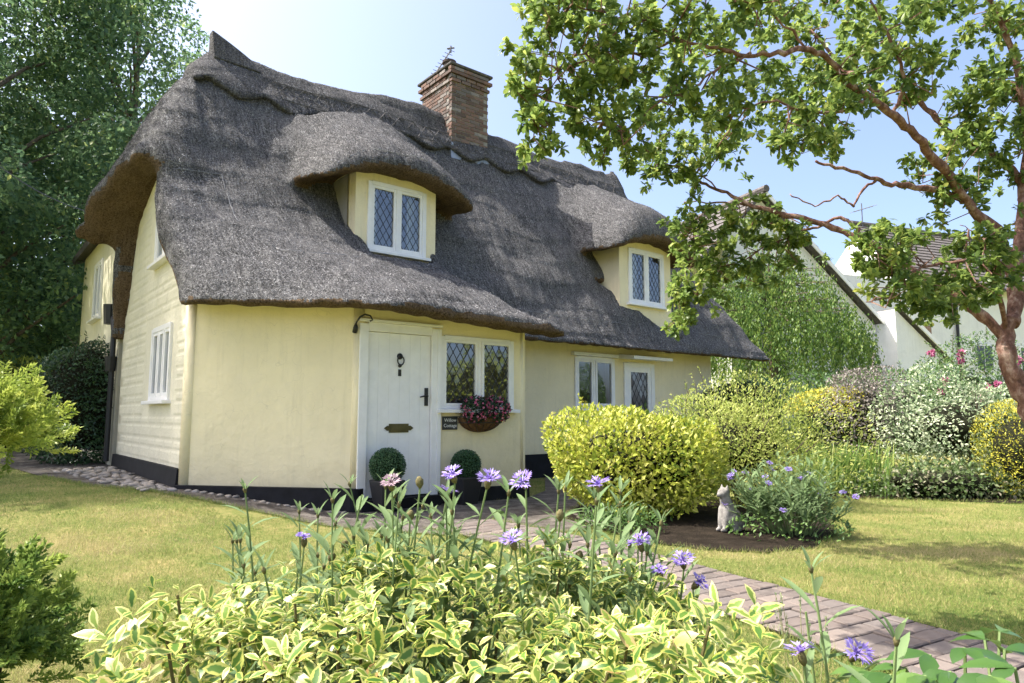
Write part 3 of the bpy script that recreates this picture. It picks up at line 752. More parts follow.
m = MB(); m.hexa([mainf(MD[0]-.16,.42,MD[3]+.05),mainf(MD[1]+.16,.42,MD[3]+.05),mainf(MD[1]+.16,0,MD[3]+.07),mainf(MD[0]-.16,0,MD[3]+.07),mainf(MD[0]-.16,.42,MD[3]+.11),mainf(MD[1]+.16,.42,MD[3]+.11),mainf(MD[1]+.16,0,MD[3]+.17),mainf(MD[0]-.16,0,MD[3]+.17)])
m.build('door_canopy', M['white'], cot)
# dormers: face, cheeks, window
for k, q in enumerate(DORM):
    Fd = Face((q['w0'], q['gw']), (q['w1'], q['gw'])); Lw = q['w1']-q['w0']
    if k == 0: o = (.06, Lw-.06, 3.70, 4.80)
    else: o = (.12, Lw-.12, 3.44, 4.60)
    zb = 3.0 if k == 0 else 2.5
    dw_ = wall('dormer_wall', Fd, zb, 4.95, [o], M['cream'], .08)
    c = MB()
    for u in (-.16, Lw):
        c.hexa([Fd(u,.0,zb+.3),Fd(u+.16,.0,zb+.3),Fd(u+.16,-.9,zb+.5),Fd(u,-.9,zb+.5),Fd(u,.0,4.95),Fd(u+.16,.0,4.95),Fd(u+.16,-.9,5.0),Fd(u,-.9,5.0)])
    c.build('dormer_cheek', M['cream'], dw_)
    window(Fd, o, (0, .5, 1), name='dormer_window', dw=.115, dh=.19, fw=.05, cw=.045, sill=True,
           label=['leaded dormer window above the front door', 'leaded dormer window above the recessed wall'][k], curtain=[(.1,.28),(Lw-.3,Lw-.1)] if k == 0 else [(.15,.55)])
# --- front door
dr = link('door', None, parent=cot); dr['label'] = 'white boarded front door with black iron furniture'
d0, d1, dz0, dz1 = DOOR
m = MB()
m.box(d0-.04, d0+.075, -.12, .045, dz0, dz1, bayf); m.box(d1-.075, d1+.05, -.12, .045, dz0, dz1, bayf); m.box(d0+.075, d1-.075, -.12, .042, dz1-.09, dz1+.02, bayf)
m.build('door_frame', M['white'], dr, bevel=.006)
m = MB(); m.box(d0-.06, d1+.07, 0, .075, dz1+.021, dz1+.055, bayf); m.box(d1+.002, d1+.06, .045, .06, dz0+.05, dz1, bayf); m.build('architrave', M['white'], dr, bevel=.004)
npk = 6; x0, x1 = d0+.08, d1-.08
for k in range(npk):
    a = x0+(x1-x0)*k/npk; b = x0+(x1-x0)*(k+1)/npk; m = MB(); m.box(a+.0004, b-.0004, -.06, .004+.0007*(k%2), dz0+.02, dz1-.095, bayf); m.build('plank', M['white'], dr, bevel=.002)
m = MB(); m.box(x0, x1, -.075, -.062, dz0+.02, dz1-.095, bayf); m.build('door_back', M['white'], dr)
xm = (x0+x1)/2
k = MB(); k.tube([bayf(xm,.005,1.88), bayf(xm,.03,1.88)], [.042,.03], 12); k.tube([bayf(xm,.005,1.76), bayf(xm,.028,1.76)], [.024,.018], 10)
k.tube([bayf(xm+.045*math.sin(6.283*i/16), .035, 1.825+.055*math.cos(6.283*i/16)) for i in range(17)], .009, 6, False); k.build('knocker', M['iron'], dr, smooth=True)
k = MB(); k.box(xm-.022, xm+.022, .004, .014, 1.63, 1.715, bayf); k.build('spy_hole_cover', M['iron'], dr, bevel=.004)
xh = x1-.055
k = MB(); k.box(xh-.025, xh+.025, .004, .016, 1.26, 1.49, bayf); k.tube([bayf(xh,.01,1.385), bayf(xh,.05,1.385), bayf(xh-.06,.055,1.382), bayf(xh-.11,.05,1.37)], [.012,.012,.011,.008], 8); k.build('door_handle', M['iron'], dr)
k = MB(); k.box(xm-.135, xm+.135, .004, .014, .925, 1.035, bayf); k.box(xm-.11, xm+.11, .014, .019, .95, 1.01, bayf)
for sg in (-1, 1):
    k.add([bayf(xm+sg*.135,.013,.95), bayf(xm+sg*.165,.013,.95), bayf(xm+sg*.205,.013,.98), bayf(xm+sg*.165,.013,1.01), bayf(xm+sg*.135,.013,1.01), bayf(xm+sg*.150,.013,.98)], [(0,1,5),(1,2,5),(2,3,5),(3,4,5),(4,0,5)] if sg < 0 else [(5,1,0),(5,2,1),(5,3,2),(5,4,3),(5,0,4)])
k.build('letter_plate', M['brass'], dr)
# scrolled iron bracket by the door head
k = MB(); u = -.045
k.tube([bayf(u,.03,2.20), bayf(u,.05,2.26), bayf(u+.02,.10,2.32), bayf(u+.06,.16,2.35), bayf(u+.11,.20,2.33), bayf(u+.13,.22,2.28), bayf(u+.10,.21,2.265)], [.012]*5+[.010,.010], 6)
k.tube([bayf(u,.0,2.14), bayf(u,.03,2.2), bayf(u,.035,2.25)], [.03,.03,.012], 8); k.build('hanging_bracket', M['iron'], cot, smooth=True)
# --- chimney
ch0, ch1, cg0, cg1 = 7.46, 8.40, 11.18, 12.36
chim = link('chimney', None, parent=cot); chim['label'] = 'old red brick chimney stack with corbelled grey cap'
m = MB(); T = lambda a, b, z: fg(a, b, z); m.box(ch0+.012, ch1-.012, cg0+.012, cg1-.012, 6.0, 8.33, T); m.build('mortar', M['mortar'], chim)
BL, BH, BT = .215, .066, .10; brm = [chamfer_box(BL, BT, BH, .006, .004).mesh('brick') for _ in range(5)]; brh = [chamfer_box(BT, BT, BH, .006, .004).mesh('brick') for _ in range(3)]
def lay(fc, gc, z, ang, half=False):
    p = fg(fc, gc, z) - CB
    link('brick', random.choice(brh if half else brm), M['brick'], chim, p, (0, 0, TH+ang+random.uniform(-.012,.012)))
z = 6.42; c = 0
while z < 8.28:
    ex = .0 if z < 7.98 else (.03 if z < 8.06 else (.06 if z < 8.22 else .02))
    f0, f1, g0, g1 = ch0-ex, ch1+ex, cg0-ex, cg1+ex
    for (lo, hi, fn) in ((f0, f1, lambda u: lay(u, g0+BT/2, z, 0)), (g0+BT, g1-BT*0, lambda u: lay(f0+BT/2, u, z, math.pi/2))):
        u = lo + (BL/2 if c % 2 == 0 else BL*.02)
        if c % 2: pass
        n = int(round((hi-lo)/(BL+.011))); wd = (hi-lo)/n
        for i in range(n):
            uu = lo + wd*(i+.5) + (wd*.5 if c % 2 else 0)
            if uu + BL/2 > hi+.02: continue
            fn(uu)
        if c % 2: 
            if fn.__code__.co_consts is not None: 
                pass
    if c % 2: lay(f0+BT/2, g0+BT/2, z, 0, True)
    z += BH+.012; c += 1
m = MB()
for (a, b, zz0, zz1) in ((.075, .075, 8.30, 8.36),): m.box(ch0-a, ch1+a, cg0-b, cg1+b, zz0, zz1, T)
m.box(ch0+.05, ch1-.05, cg0+.05, cg1-.05, 8.36, 8.42, T)
m.build('chimney_cap', plain('sooty_cap_stone', (.10,.095,.09), .95, .1, var=.5, scale=12, bump=.8), chim, bevel=.02)
m = MB(); m.lathe(fg(ch0+.30, cg0+.55, 8.40), [(.16,0),(.15,.05),(.125,.10),(.125,.24),(.15,.26),(.15,.31),(.11,.31),(.11,.2)], 18); m.build('chimney_pot', plain('sooty_clay', (.07,.055,.05), .9, .1, var=.4), chim, smooth=False)
m = MB(); e = .05
pts = [(ch1+e, cg0-e)]
m.hexa([fg(ch0-e,cg0-.09,6.30),fg(ch1+e,cg0-.09,6.30),fg(ch1+e,cg0+.05,6.30),fg(ch0-e,cg0+.05,6.30),fg(ch0-.02,cg0-.012,6.62),fg(ch1+.02,cg0-.012,6.62),fg(ch1+.02,cg0+.05,6.62),fg(ch0-.02,cg0+.05,6.62)])
for k in range(5):
    a = cg0-.05+k*.14; z0 = 6.42+k*.17; m.box(ch0-.03-.004*k, ch0+.02, a, a+.17, z0-.12, z0+.22, T)
m.build('lead_flashing', M['flashing'], chim)
M['alu'] = plain('grey_aerial_metal', (.18,.18,.19), .45, .5, .6, bump=0)
aer = thing('chimney_aerial', fg(ch0+.15, cg0+.6, 8.36), 'thin television aerial leaning off the cottage chimney', 'aerial')
m = MB(); p0 = fg(ch0-.02, cg0+.95, 8.2); p1 = fg(ch0+.30, cg0+.50, 8.95); m.tube([p0, p1], .016, 6); m.build('mast', M['alu'], aer)
d = (fg(1,0,0)).normalized(); m = MB()
for t in np.linspace(.25, 1, 9):
    c = p0.lerp(p1, t); m.tube([c-d*.10, c+d*.10], .006, 4)
m.tube([p1-Vector((0,0,.05)), p1+Vector((0,0,.10))], .02, 6); m.tube([p1+Vector((-.08,0,.04)), p1+Vector((.08,0,.06))], .02, 6); m.build('element', M['alu'], aer)

# --- rear wing seen past the gable
rwg = thing('rear_wing', fg(2.2, 13.5, .3), 'cream rear wing with dark tiled eave beyond the gable', 'extension')
RW = Face((2.12, 18.6), (2.12, 13.45))
wall('wall', RW, .2, 5.0, [(1.9, 2.85, 3.1, 4.3)], M['cream_skylit'], parent=rwg)
wall('wall', Face((2.12,13.45), (7,13.45)), .2, 4.2, [], M['cream_skylit'], parent=rwg)
_c = cot; cot = rwg; window(RW, (1.9, 2.85, 3.1, 4.3), (0, .5, 1), lattice=False); cot = _c
m = MB(); m.hexa([fg(1.90,19.0,4.66),fg(1.90,13.6,4.66),fg(5.0,13.6,6.1),fg(5.0,19.0,6.1),fg(1.90,19.0,4.82),fg(1.90,13.6,4.82),fg(5.0,13.6,6.3),fg(5.0,19.0,6.3)][::-1])
m.build('roof', plain('dark_slate', (.05,.045,.045), .7, .3, var=.3), rwg)
MB().tube([RW(5.0,.07,.35), RW(5.0,.07,2.6), RW(4.75,.07,2.9)], .045, 8).build('downpipe', M['iron'], rwg)
for (u_, z0_, z1_, r_) in ((4.7,2.75,3.1,.13), (4.3,4.5,4.75,.10), (5.0,1.9,2.15,.10)):
    MB().tube([RW(u_,.09,z0_), RW(u_,.09,z1_)], [r_*.8, r_], 10).build('hopper_head', M['iron'], rwg)

# ================================================================== neighbouring house
cb = lambda x, y, Y: at(x, y, Y)
M['tile'] = per_piece('old_clay_tile', [(0,(.10,.075,.06)),(.5,(.15,.11,.085)),(1,(.21,.16,.13))], .9, (.16,.15,.12), .5, .5)
M['tile_mass'] = plain('old_clay_tile_roof', (.125,.112,.105), .9, .15, var=.35, scale=9, bump=.6, bscale=18, bdist=.03)
M['neigh'] = m_render('neighbour_cream_render', (.84, .83, .79))
nb = thing('neighbour_house', (13.5, 25, .3), 'cream neighbouring house with brown tiled gable roofs behind the garden', 'house')
def quad_slab(c, th, mat, name, parent):            # c: four corners round a roof plane, slab thickness downwards
    c = [Vector(q) for q in c]; n = (c[1]-c[0]).cross(c[3]-c[0]).normalized()
    if n.z < 0: n = -n
    m = MB(); m.hexa([q-n*th for q in c]+c); return m.build(name, mat, parent)
def tiled_plane(c, courses, mat, name, parent, th=.05):  # overlapping courses, each a step proud of the one below
    c = [Vector(q) for q in c]                        # eave-left, eave-right, ridge-right, ridge-left
    n = (c[1]-c[0]).cross(c[3]-c[0]).normalized(); n = n if n.z > 0 else -n
    sub = quad_slab(c, .06, M['tile_mass'], name, parent)
    for k in range(courses):
        a, b = k/courses, min(1, (k+1.12)/courses)
        p = [c[0].lerp(c[3], a), c[1].lerp(c[2], a), c[1].lerp(c[2], b), c[0].lerp(c[3], b)]
        m = MB(); lo, hi = n*(th), n*.012
        m.hexa([p[0]+n*.004, p[1]+n*.004, p[2]+n*.002, p[3]+n*.002, p[0]+lo, p[1]+lo, p[2]+hi, p[3]+hi]); m.build('tile_course', M['tile_mass'], sub)
    return sub
# gable block: gable wall faces the garden, ridge runs away to the back right
gx = Vector((.93, .36, 0)); gy = Vector((-.36, .93, 0))
o0 = Vector((7.1, 22.0, 0))
def nl(a, b, z): return o0 + gx*a + gy*b + Vector((0, 0, z))
m = MB()
m.add([nl(0,0,0),nl(6.4,0,0),nl(6.4,0,4.3),nl(1.4,0,8.4),nl(0,0,7.0),nl(0,7,0),nl(6.4,7,0),nl(6.4,7,4.3),nl(1.4,7,8.4),nl(0,7,7.0)],
      [(0,1,2,3,4),(9,8,7,6,5),(0,4,9,5),(1,6,7,2)])
m.build('wall', M['neigh'], nb)
tiled_plane([nl(7.3,-.35,3.72),nl(7.3,7.3,3.72),nl(1.35,7.3,8.6),nl(1.35,-.35,8.6)], 22, M['tile_mass'], 'roof', nb)
tiled_plane([nl(-1.3,-.35,6.1),nl(1.38,-.35,8.62),nl(1.38,7.3,8.62),nl(-1.3,7.3,6.1)][0:1]+[nl(-1.3,7.3,6.1),nl(1.38,7.3,8.62),nl(1.38,-.35,8.62)], 10, M['tile_mass'], 'roof', nb)
m = MB(); a0, a1 = nl(7.25,-.37,3.62), nl(1.35,-.37,8.46); m.hexa([a0,a1,a1+gy*.04,a0+gy*.04,a0+Vector((0,0,.16)),a1+Vector((0,0,.16)),a1+gy*.04+Vector((0,0,.16)),a0+gy*.04+Vector((0,0,.16))]); m.build('barge_board', M['white'], nb)
m = MB(); m.tube([nl(1.35,-.4,8.66), nl(1.35,7.3,8.66)], .13, 8); m.build('ridge_tile', M['tile_mass'], nb)
# main range to the right: tile slope towards us
m = MB(); m.add([nl(6.4,1.5,0),nl(20,1.5,0),nl(20,1.5,6.5),nl(6.4,1.5,6.5)], [(0,1,2,3)]); m.build('wall', M['neigh'], nb)
tiled_plane([nl(10.6,1.05,6.4),nl(20,1.05,6.4),nl(20,4.6,9.7),nl(10.6,4.6,9.7)], 17, M['tile_mass'], 'roof', nb)
m = MB(); m.add([nl(11.0,1.5,6.4),nl(11.0,7.7,6.4),nl(11.0,4.6,9.45)], [(0,1,2)]); m.build('gable_end', M['neigh'], nb)
m = MB(); m.tube([nl(10.6,4.6,9.75), nl(20,4.6,9.75)], .13, 8); m.build('ridge_tile', M['tile_mass'], nb)
m = MB(); m.tube([nl(10.6,.98,6.36), nl(20,.98,6.36)], .07, 6); m.build('gutter', M['iron'], nb)
m = MB(); m.tube([nl(12.6,1.40,6.3), nl(12.6,1.40,.2)], .06, 8); m.build('downpipe', M['iron'], nb)
# lean-to with lower tiles
tiled_plane([nl(9.0,-1.0,3.05),nl(9.0,1.6,3.05),nl(6.6,1.6,4.85),nl(6.6,-1.0,4.85)], 9, M['tile_mass'], 'roof', nb)
m = MB(); m.add([nl(6.42,-.8,0),nl(8.7,-.8,0),nl(8.7,-.8,3.15),nl(6.42,-.8,4.8),nl(8.7,1.5,0),nl(8.7,1.5,3.15),nl(6.42,.3,0),nl(6.42,.3,4.8)], [(0,1,2,3),(1,4,5,2),(6,0,3,7)]); m.build('wall', M['neigh'], nb)
m = MB(); a0, a1 = nl(9.0,-1.02,2.96), nl(6.6,-1.02,4.72); m.hexa([a0,a1,a1+gy*.05,a0+gy*.05,a0+Vector((0,0,.17)),a1+Vector((0,0,.17)),a1+gy*.05+Vector((0,0,.17)),a0+gy*.05+Vector((0,0,.17))]); m.build('barge_board', M['white'], nb)
m = MB(); p = nl(8.2,.2,0); m.box(-.35,.35,-.35,.35,3.4,4.55,lambda a,b,z: nl(9.6+a,.9+b,z)); m.build('stub_stack', per_piece('stack_brick',[(0,(.24,.14,.09)),(1,(.3,.18,.12))]), nb)
for wx in (13.6, 16.4):
    m = MB(); m.box(wx, wx+1.1, 1.42, 1.52, 2.9, 4.1, nl); w_ = m.build('window', M['white'], nb)
    m = MB(); m.box(wx+.08, wx+.51, 1.40, 1.43, 3.0, 4.0, nl); m.build('pane', plain('dark_pane',(.03,.035,.04),.08,.6,bump=0), w_)
    m = MB(); m.box(wx+.58, wx+1.02, 1.40, 1.43, 3.0, 4.0, nl); m.build('pane', plain('dark_pane',(.03,.035,.04),.08,.6,bump=0), w_)
ae = thing('roof_aerial', nl(11.2,4.5,9.6), 'television aerial on the ridge of the neighbouring house', 'aerial')
MB().tube([nl(11.2,4.5,9.6), nl(11.2,4.5,10.7)], .025, 6).build('mast', M['alu'], ae)
MB().tube([nl(10.7,4.5,10.25), nl(11.9,4.5,10.65)], .022, 6).build('boom', M['alu'], ae)
for k in range(6): c = nl(10.75+k*.22,4.5,10.27+k*.073); MB().tube([c-gy*.25, c+gy*.25], .014, 4).build('element', M['alu'], ae)

# ================================================================== objects by the door
def ball_leaves(c, r, n, size, r0=None, jit=.05, flat=1.0, rng=RNG):
    d = rand_dirs(n, rng); k = rng.uniform(1-jit*3, 1+jit, n)
    P = np.array(c) + d*(np.array(r)*np.ones(3))[None]*k[:,None]
    return P, d
TP = leafmat('clipped_box_leaf', [(0,(.02,.06,.03)),(.5,(.05,.12,.05)),(1,(.12,.20,.09))], .2)
M['pot'] = plain('matt_black_planter', (.02,.02,.022), .5, .4, var=.2)
M['compost'] = plain('compost', (.03,.02,.015), .95, .1)
def topiary(x, y, zb, r, ph, label):
    t = thing('topiary_pot', (x, y, zb), label, 'topiary', 'topiary balls flanking the door')
    m = MB(); w0, w1 = .115, .165
    c = [(-w0,-w0,0),(w0,-w0,0),(w0,w0,0),(-w0,w0,0),(-w1,-w1,ph),(w1,-w1,ph),(w1,w1,ph),(-w1,w1,ph)]
    ca, sa = math.cos(TH), math.sin(TH); c = [(x+a*ca-b*sa, y+a*sa+b*ca, zb+z) for a, b, z in c]
    m.hexa(c); m.build('planter', M['pot'], t, bevel=.02)
    P, d = ball_leaves((x, y, zb+ph+r*.78), r, 5200, 0, jit=.035)
    D = unit(d + .9*rand_dirs(len(P))); 
    leaf_obj('foliage', leaf_arrays(P, D, d, RNG.uniform(.014,.026,len(P)), .012, np.clip(RNG.normal(.5,.22,len(P)),0,1)), TP, t)
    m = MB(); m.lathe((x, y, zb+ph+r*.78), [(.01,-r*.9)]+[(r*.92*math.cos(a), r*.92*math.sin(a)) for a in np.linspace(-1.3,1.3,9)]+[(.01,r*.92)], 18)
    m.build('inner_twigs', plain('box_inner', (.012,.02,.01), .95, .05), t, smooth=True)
b1 = bayf(.30, .26, 0); b2 = bayf(1.42, .24, 0)
topiary(b1.x, b1.y, .02, .205, .36, 'clipped box ball in black planter in front of the white door')
topiary(b2.x, b2.y, .0, .185, .36, 'clipped box ball in black planter under the house name sign')
# name sign
sg = thing('house_sign', bayf(1.15, .07, 1.0), 'small dark slate sign reading Willow Cottage beside the door', 'sign')
slate = plain('dark_slate_sign', (.035,.037,.04), .5, .4, var=.2)
SGX0, SGX1 = 1.20, 1.43
m = MB(); m.box(SGX0, SGX1, .002, .018, .95, 1.125, bayf); m.build('plate', slate, sg, bevel=.004)
M['letter'] = plain('white_lettering', (.75,.75,.73), .6, .3, var=.02, bump=0)
for txt, zz in (('Willow', 1.055), ('Cottage', .985)):
    cu = bpy.data.curves.new('lettering', 'FONT'); cu.body = txt; cu.size = .062; cu.align_x = 'CENTER'; cu.extrude = .0015
    tmp = bpy.data.objects.new('tmp', cu); COL.objects.link(tmp); bpy.context.view_layer.update()
    dg = bpy.context.evaluated_depsgraph_get(); lm = bpy.data.meshes.new_from_object(tmp.evaluated_get(dg)); bpy.data.objects.remove(tmp)
    lm.materials.clear(); o = link('lettering', lm, M['letter'], sg); o.location = bayf((SGX0+SGX1)/2, .021, zz) - BASE[sg.name]
    n_ = fg(bayf.n.x, bayf.n.y); t_ = fg(bayf.t.x, bayf.t.y); o.rotation_euler = Matrix((t_, Vector((0,0,1)), n_)).transposed().to_euler()
# half-round wall basket of flowers
hb = thing('wall_basket', bayf(1.75, .15, 1.0), 'half round wall basket of pink and purple flowers under the window', 'flower basket')
bc = (1.77, 1.17); m = MB(); vs = []; n = 16; rows = 6
for i in range(rows+1):
    a = i/rows*math.pi/2
    for k in range(n+1):
        b = math.pi*k/n; rr = math.cos(a)
        vs.append(bayf(bc[0]-.34*rr*math.cos(b), .02+.22*rr*math.sin(b), bc[1]-.06-.20*math.sin(a)))
m.add(vs, [(i*(n+1)+k, i*(n+1)+k+1, (i+1)*(n+1)+k+1, (i+1)*(n+1)+k) for i in range(rows) for k in range(n)])
coco = plain('coconut_liner', (.17,.095,.045), .95, .1, var=.4, scale=30, bump=1, bscale=120, bdist=.02)
m.build('liner', coco, hb, smooth=True)
for z_, k_ in ((bc[1]-.05,1),(bc[1]+.0,1.04),(bc[1]-.13,.94)):
    MB().tube([bayf(bc[0]-.36*k_*math.cos(b), .025+.235*k_*math.sin(b), z_) for b in np.linspace(0,math.pi,18)], .006, 5).build('wire', M['iron'], hb)
for b in np.linspace(.15, math.pi-.15, 8):
    MB().tube([bayf(bc[0]-.345*math.cos(a)*math.cos(b), .03+.23*math.cos(a)*math.sin(b), bc[1]-.05-.205*math.sin(a)) for a in np.linspace(0,1.5,8)], .0045, 4).build('wire', M['iron'], hb)
FL = leafmat('dark_basket_leaf', [(0,(.015,.035,.02)),(1,(.06,.10,.05))], .2)
FP = leafmat('pink_petal', [(0,(.32,.03,.09)),(.5,(.58,.09,.20)),(1,(.72,.32,.42))], .25)
arr = []; arrp = []
for cx in (-.155, .165):
    c = bayf(bc[0]+cx, .17, bc[1]+.04); P, d = ball_leaves(c, (.175,.16,.155), 900, 0, jit=.1)
    arr.append(leaf_arrays(P, unit(d+.8*rand_dirs(len(P))), d, RNG.uniform(.03,.055,len(P)), .026, RNG.random(len(P))))
    P, d = ball_leaves(c, (.19,.175,.17), 150, 0, jit=.05)
    for k in range(5):
        D = unit(np.cross(d, rand_dirs(len(P)))+.35*d); arrp.append(leaf_arrays(P+d*.012, D, d, .024, .022, RNG.random(len(P))))
leaf_obj('foliage', join_arrays(arr), FL, hb); fo = leaf_obj('flowers', join_arrays(arrp), FP, hb); fo['kind'] = 'stuff'

# seated cat statue, one smooth body from a distance field
cp = Vector((2.13, 6.85, gzf(2.13, 6.85)+.02))
h = .0085; X, Y, Z = np.meshgrid(np.arange(-.17,.20,h), np.arange(-.13,.13,h), np.arange(-.01,.50,h), indexing='ij')
def ell(c, r): 
    q = np.sqrt(((X-c[0])/r[0])**2+((Y-c[1])/r[1])**2+((Z-c[2])/r[2])**2); return (q-1)*min(r)
def cap(a, b, ra, rb):
    a, b = np.array(a), np.array(b); ab = b-a; t = np.clip(((X-a[0])*ab[0]+(Y-a[1])*ab[1]+(Z-a[2])*ab[2])/(ab@ab), 0, 1)
    return np.sqrt((X-a[0]-t*ab[0])**2+(Y-a[1]-t*ab[1])**2+(Z-a[2]-t*ab[2])**2) - (ra+(rb-ra)*t)
b_ = smin(ell((.03,0,.10),(.115,.088,.11)), cap((.01,0,.13),(-.035,0,.29),.085,.055), .06)      # haunch, leaning chest
b_ = smin(b_, ell((-.055,0,.365),(.062,.054,.052)), .03)                                        # head
b_ = smin(b_, cap((-.10,0,.352),(-.118,0,.347),.026,.020), .02)                                 # muzzle
for s in (-1,1):
    b_ = smin(b_, cap((-.05,s*.035,.20),(-.085,s*.034,.02),.036,.022), .025)                      # front leg
    b_ = smin(b_, cap((-.085,s*.034,.012),(-.115,s*.034,.012),.022,.018), .012)                   # paw
    b_ = smin(b_, ell((.045,s*.068,.075),(.078,.038,.075)), .03)                                  # thigh
    b_ = smin(b_, cap((.06,s*.075,.014),(-.02,s*.08,.014),.022,.02), .015)
    b_ = smin(b_, cap((-.045,s*.034,.395),(-.040,s*.040,.445),.024,.004), .012)                   # ear
b_ = smin(b_, cap((.13,.02,.02),(.10,.09,.018),.022,.02), .02); b_ = smin(b_, cap((.10,.09,.018),(-.0,.11,.018),.02,.014), .015)
b_ = np.maximum(b_, -Z)
V, Q = surface_nets(b_, (-.17,-.13,-.01), h); V = V*1.0; ang = R(25)
V = np.stack([V[:,0]*math.cos(ang)-V[:,1]*math.sin(ang), V[:,0]*math.sin(ang)+V[:,1]*math.cos(ang), V[:,2]], 1)
cat = link('cat_statue', mesh_np('cat_statue', V, Q, smooth=True), M['statue'], loc=cp)
props(cat, 'pale weathered stone statue of a sitting cat beside the yellow shrub', 'statue')

# ================================================================== plants
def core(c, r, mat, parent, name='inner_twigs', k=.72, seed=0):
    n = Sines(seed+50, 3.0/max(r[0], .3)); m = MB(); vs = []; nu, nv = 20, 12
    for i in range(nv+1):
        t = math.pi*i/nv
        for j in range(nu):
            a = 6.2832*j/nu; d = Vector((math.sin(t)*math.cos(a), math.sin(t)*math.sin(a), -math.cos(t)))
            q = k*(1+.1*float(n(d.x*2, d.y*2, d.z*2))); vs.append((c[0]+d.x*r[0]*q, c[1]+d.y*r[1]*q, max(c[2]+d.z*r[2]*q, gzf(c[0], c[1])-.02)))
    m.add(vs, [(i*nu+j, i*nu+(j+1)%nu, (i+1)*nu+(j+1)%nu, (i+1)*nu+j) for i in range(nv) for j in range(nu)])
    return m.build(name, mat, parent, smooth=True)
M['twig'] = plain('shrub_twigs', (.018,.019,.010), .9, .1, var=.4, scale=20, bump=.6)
def superdirs(n, p, rng):
    d = rand_dirs(n, rng); q = (np.abs(d)**p).sum(1)**(1/p); return d/q[:,None]
def shrub(name, x, y, r, label, cat, mat, n, L, W_, zc=None, p=2.4, lump=.10, lf=2.2, depth=.25, T=LEAF4, curl=.1, up=.35, seed=1, group=None, corek=.70, stems=7, tall=0, color_by=None, mat_core=None, sprigs=0):
    rng = np.random.default_rng(seed); z0 = gzf(x, y); zc = z0 + r[2]*.92 if zc is None else zc
    t = thing(name, (x, y, z0), label, cat, group)
    ns = Sines(seed, lf/ max(.35, min(r[0], r[1])), 10)
    d = superdirs(n, p, rng); k = 1 - depth*rng.random(n)**1.8
    lum = 1 + lump*ns(d[:,0]*r[0], d[:,1]*r[1], d[:,2]*r[2])
    P = np.array([x, y, zc]) + d*np.array(r)[None]*(k*lum)[:,None]
    if tall: 
        m_ = rng.random(n) < .12; P[m_] += np.array([0,0,1])*rng.uniform(0, tall, m_.sum())[:,None]*np.clip(d[m_,2:3]+.3, 0, 1)
    ok = P[:,2] > gz(P[:,0], P[:,1])+.02; P, d = P[ok], d[ok]
    nn = unit(d/np.array(r)[None]); D = unit(nn*.7 + rand_dirs(len(P), rng)*1.0 + np.array([0,0,up])); N = unit(nn*.8+np.array([0,0,.7])+.7*rand_dirs(len(P), rng))
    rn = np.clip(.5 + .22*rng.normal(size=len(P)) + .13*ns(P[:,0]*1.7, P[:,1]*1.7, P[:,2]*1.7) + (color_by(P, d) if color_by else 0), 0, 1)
    Ls = L*rng.uniform(.6, 1.25, len(P))
    arrs = [leaf_arrays(P, D, N, Ls, Ls*W_, rn, T, curl)]
    for _ in range(sprigs):                   # stray shoots standing clear of the mass
        i = rng.integers(len(P)); d0 = unit((nn[i]*.7+np.array([0,0,.9])+.35*rng.normal(size=3))[None])[0]; ln = rng.uniform(.12,.34)*(r[2]/.8); a = P[i]-d0*.1; b = P[i]+d0*ln+np.array([0,0,-.12*ln])
        if d[i,2] < -.1: continue
        MB().tube([a, (a+b)/2+rng.normal(size=3)*.012, b], [.006,.005,.003], 4).build('shoot', M['bark'], t)
        m_ = 16; s_ = rng.random((m_,1)); arrs.append(leaf_arrays(a+(b-a)*(.3+.7*s_), unit(rand_dirs(m_, rng)+d0*.7), rand_dirs(m_, rng), L*rng.uniform(.5,1.1,m_), L*W_*.8, np.clip(rng.normal(.7,.2,m_),0,1), T, curl))
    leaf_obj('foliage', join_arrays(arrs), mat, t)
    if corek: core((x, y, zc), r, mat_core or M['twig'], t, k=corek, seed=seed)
    for _ in range(stems):
        a = rng.uniform(0, 6.283); q = rng.uniform(.2, .75); e = (x+math.cos(a)*r[0]*q, y+math.sin(a)*r[1]*q, zc+r[2]*rng.uniform(0,.5))
        MB().tube([(x+math.cos(a)*.06, y+math.sin(a)*.06, z0-.03), ((x+e[0])/2+rng.normal()*.04, (y+e[1])/2, (z0+e[2])/2), e], [.018,.013,.006], 5).build('stem', M['bark'], t)
    return t
LM = {}
LM['gold'] = leafmat('golden_variegated_leaf', [(0,(.09,.16,.02)),(.35,(.28,.34,.035)),(.65,(.50,.52,.07)),(1,(.70,.66,.20))], .35)
LM['lime'] = leafmat('lime_leaf', [(0,(.12,.19,.03)),(.5,(.33,.40,.07)),(1,(.58,.60,.18))], .45)
LM['green'] = leafmat('mid_green_leaf', [(0,(0.030,0.075,0.018)),(.5,(0.083,0.165,0.038)),(1,(0.195,0.300,0.075))], .35)
LM['dark'] = leafmat('dark_green_leaf', [(0,(0.013,0.035,0.016)),(.5,(0.032,0.080,0.029)),(1,(0.080,0.160,0.048))], .2, .35, .5)
LM['grey'] = leafmat('purple_grey_leaf', [(0,(0.090,0.075,0.068)),(.5,(0.225,0.195,0.165)),(1,(0.450,0.405,0.360))], .25)
LM['silver'] = leafmat('variegated_dogwood_leaf', [(0,(0.065,0.130,0.052)),(.45,(0.208,0.286,0.130)),(1,(0.715,0.754,0.520))], .3)
LM['boxtop'] = leafmat('golden_box_leaf', [(0,(0.015,0.044,0.015)),(.4,(0.050,0.094,0.020)),(.7,(0.375,0.375,0.037)),(1,(0.688,0.600,0.062))], .25)
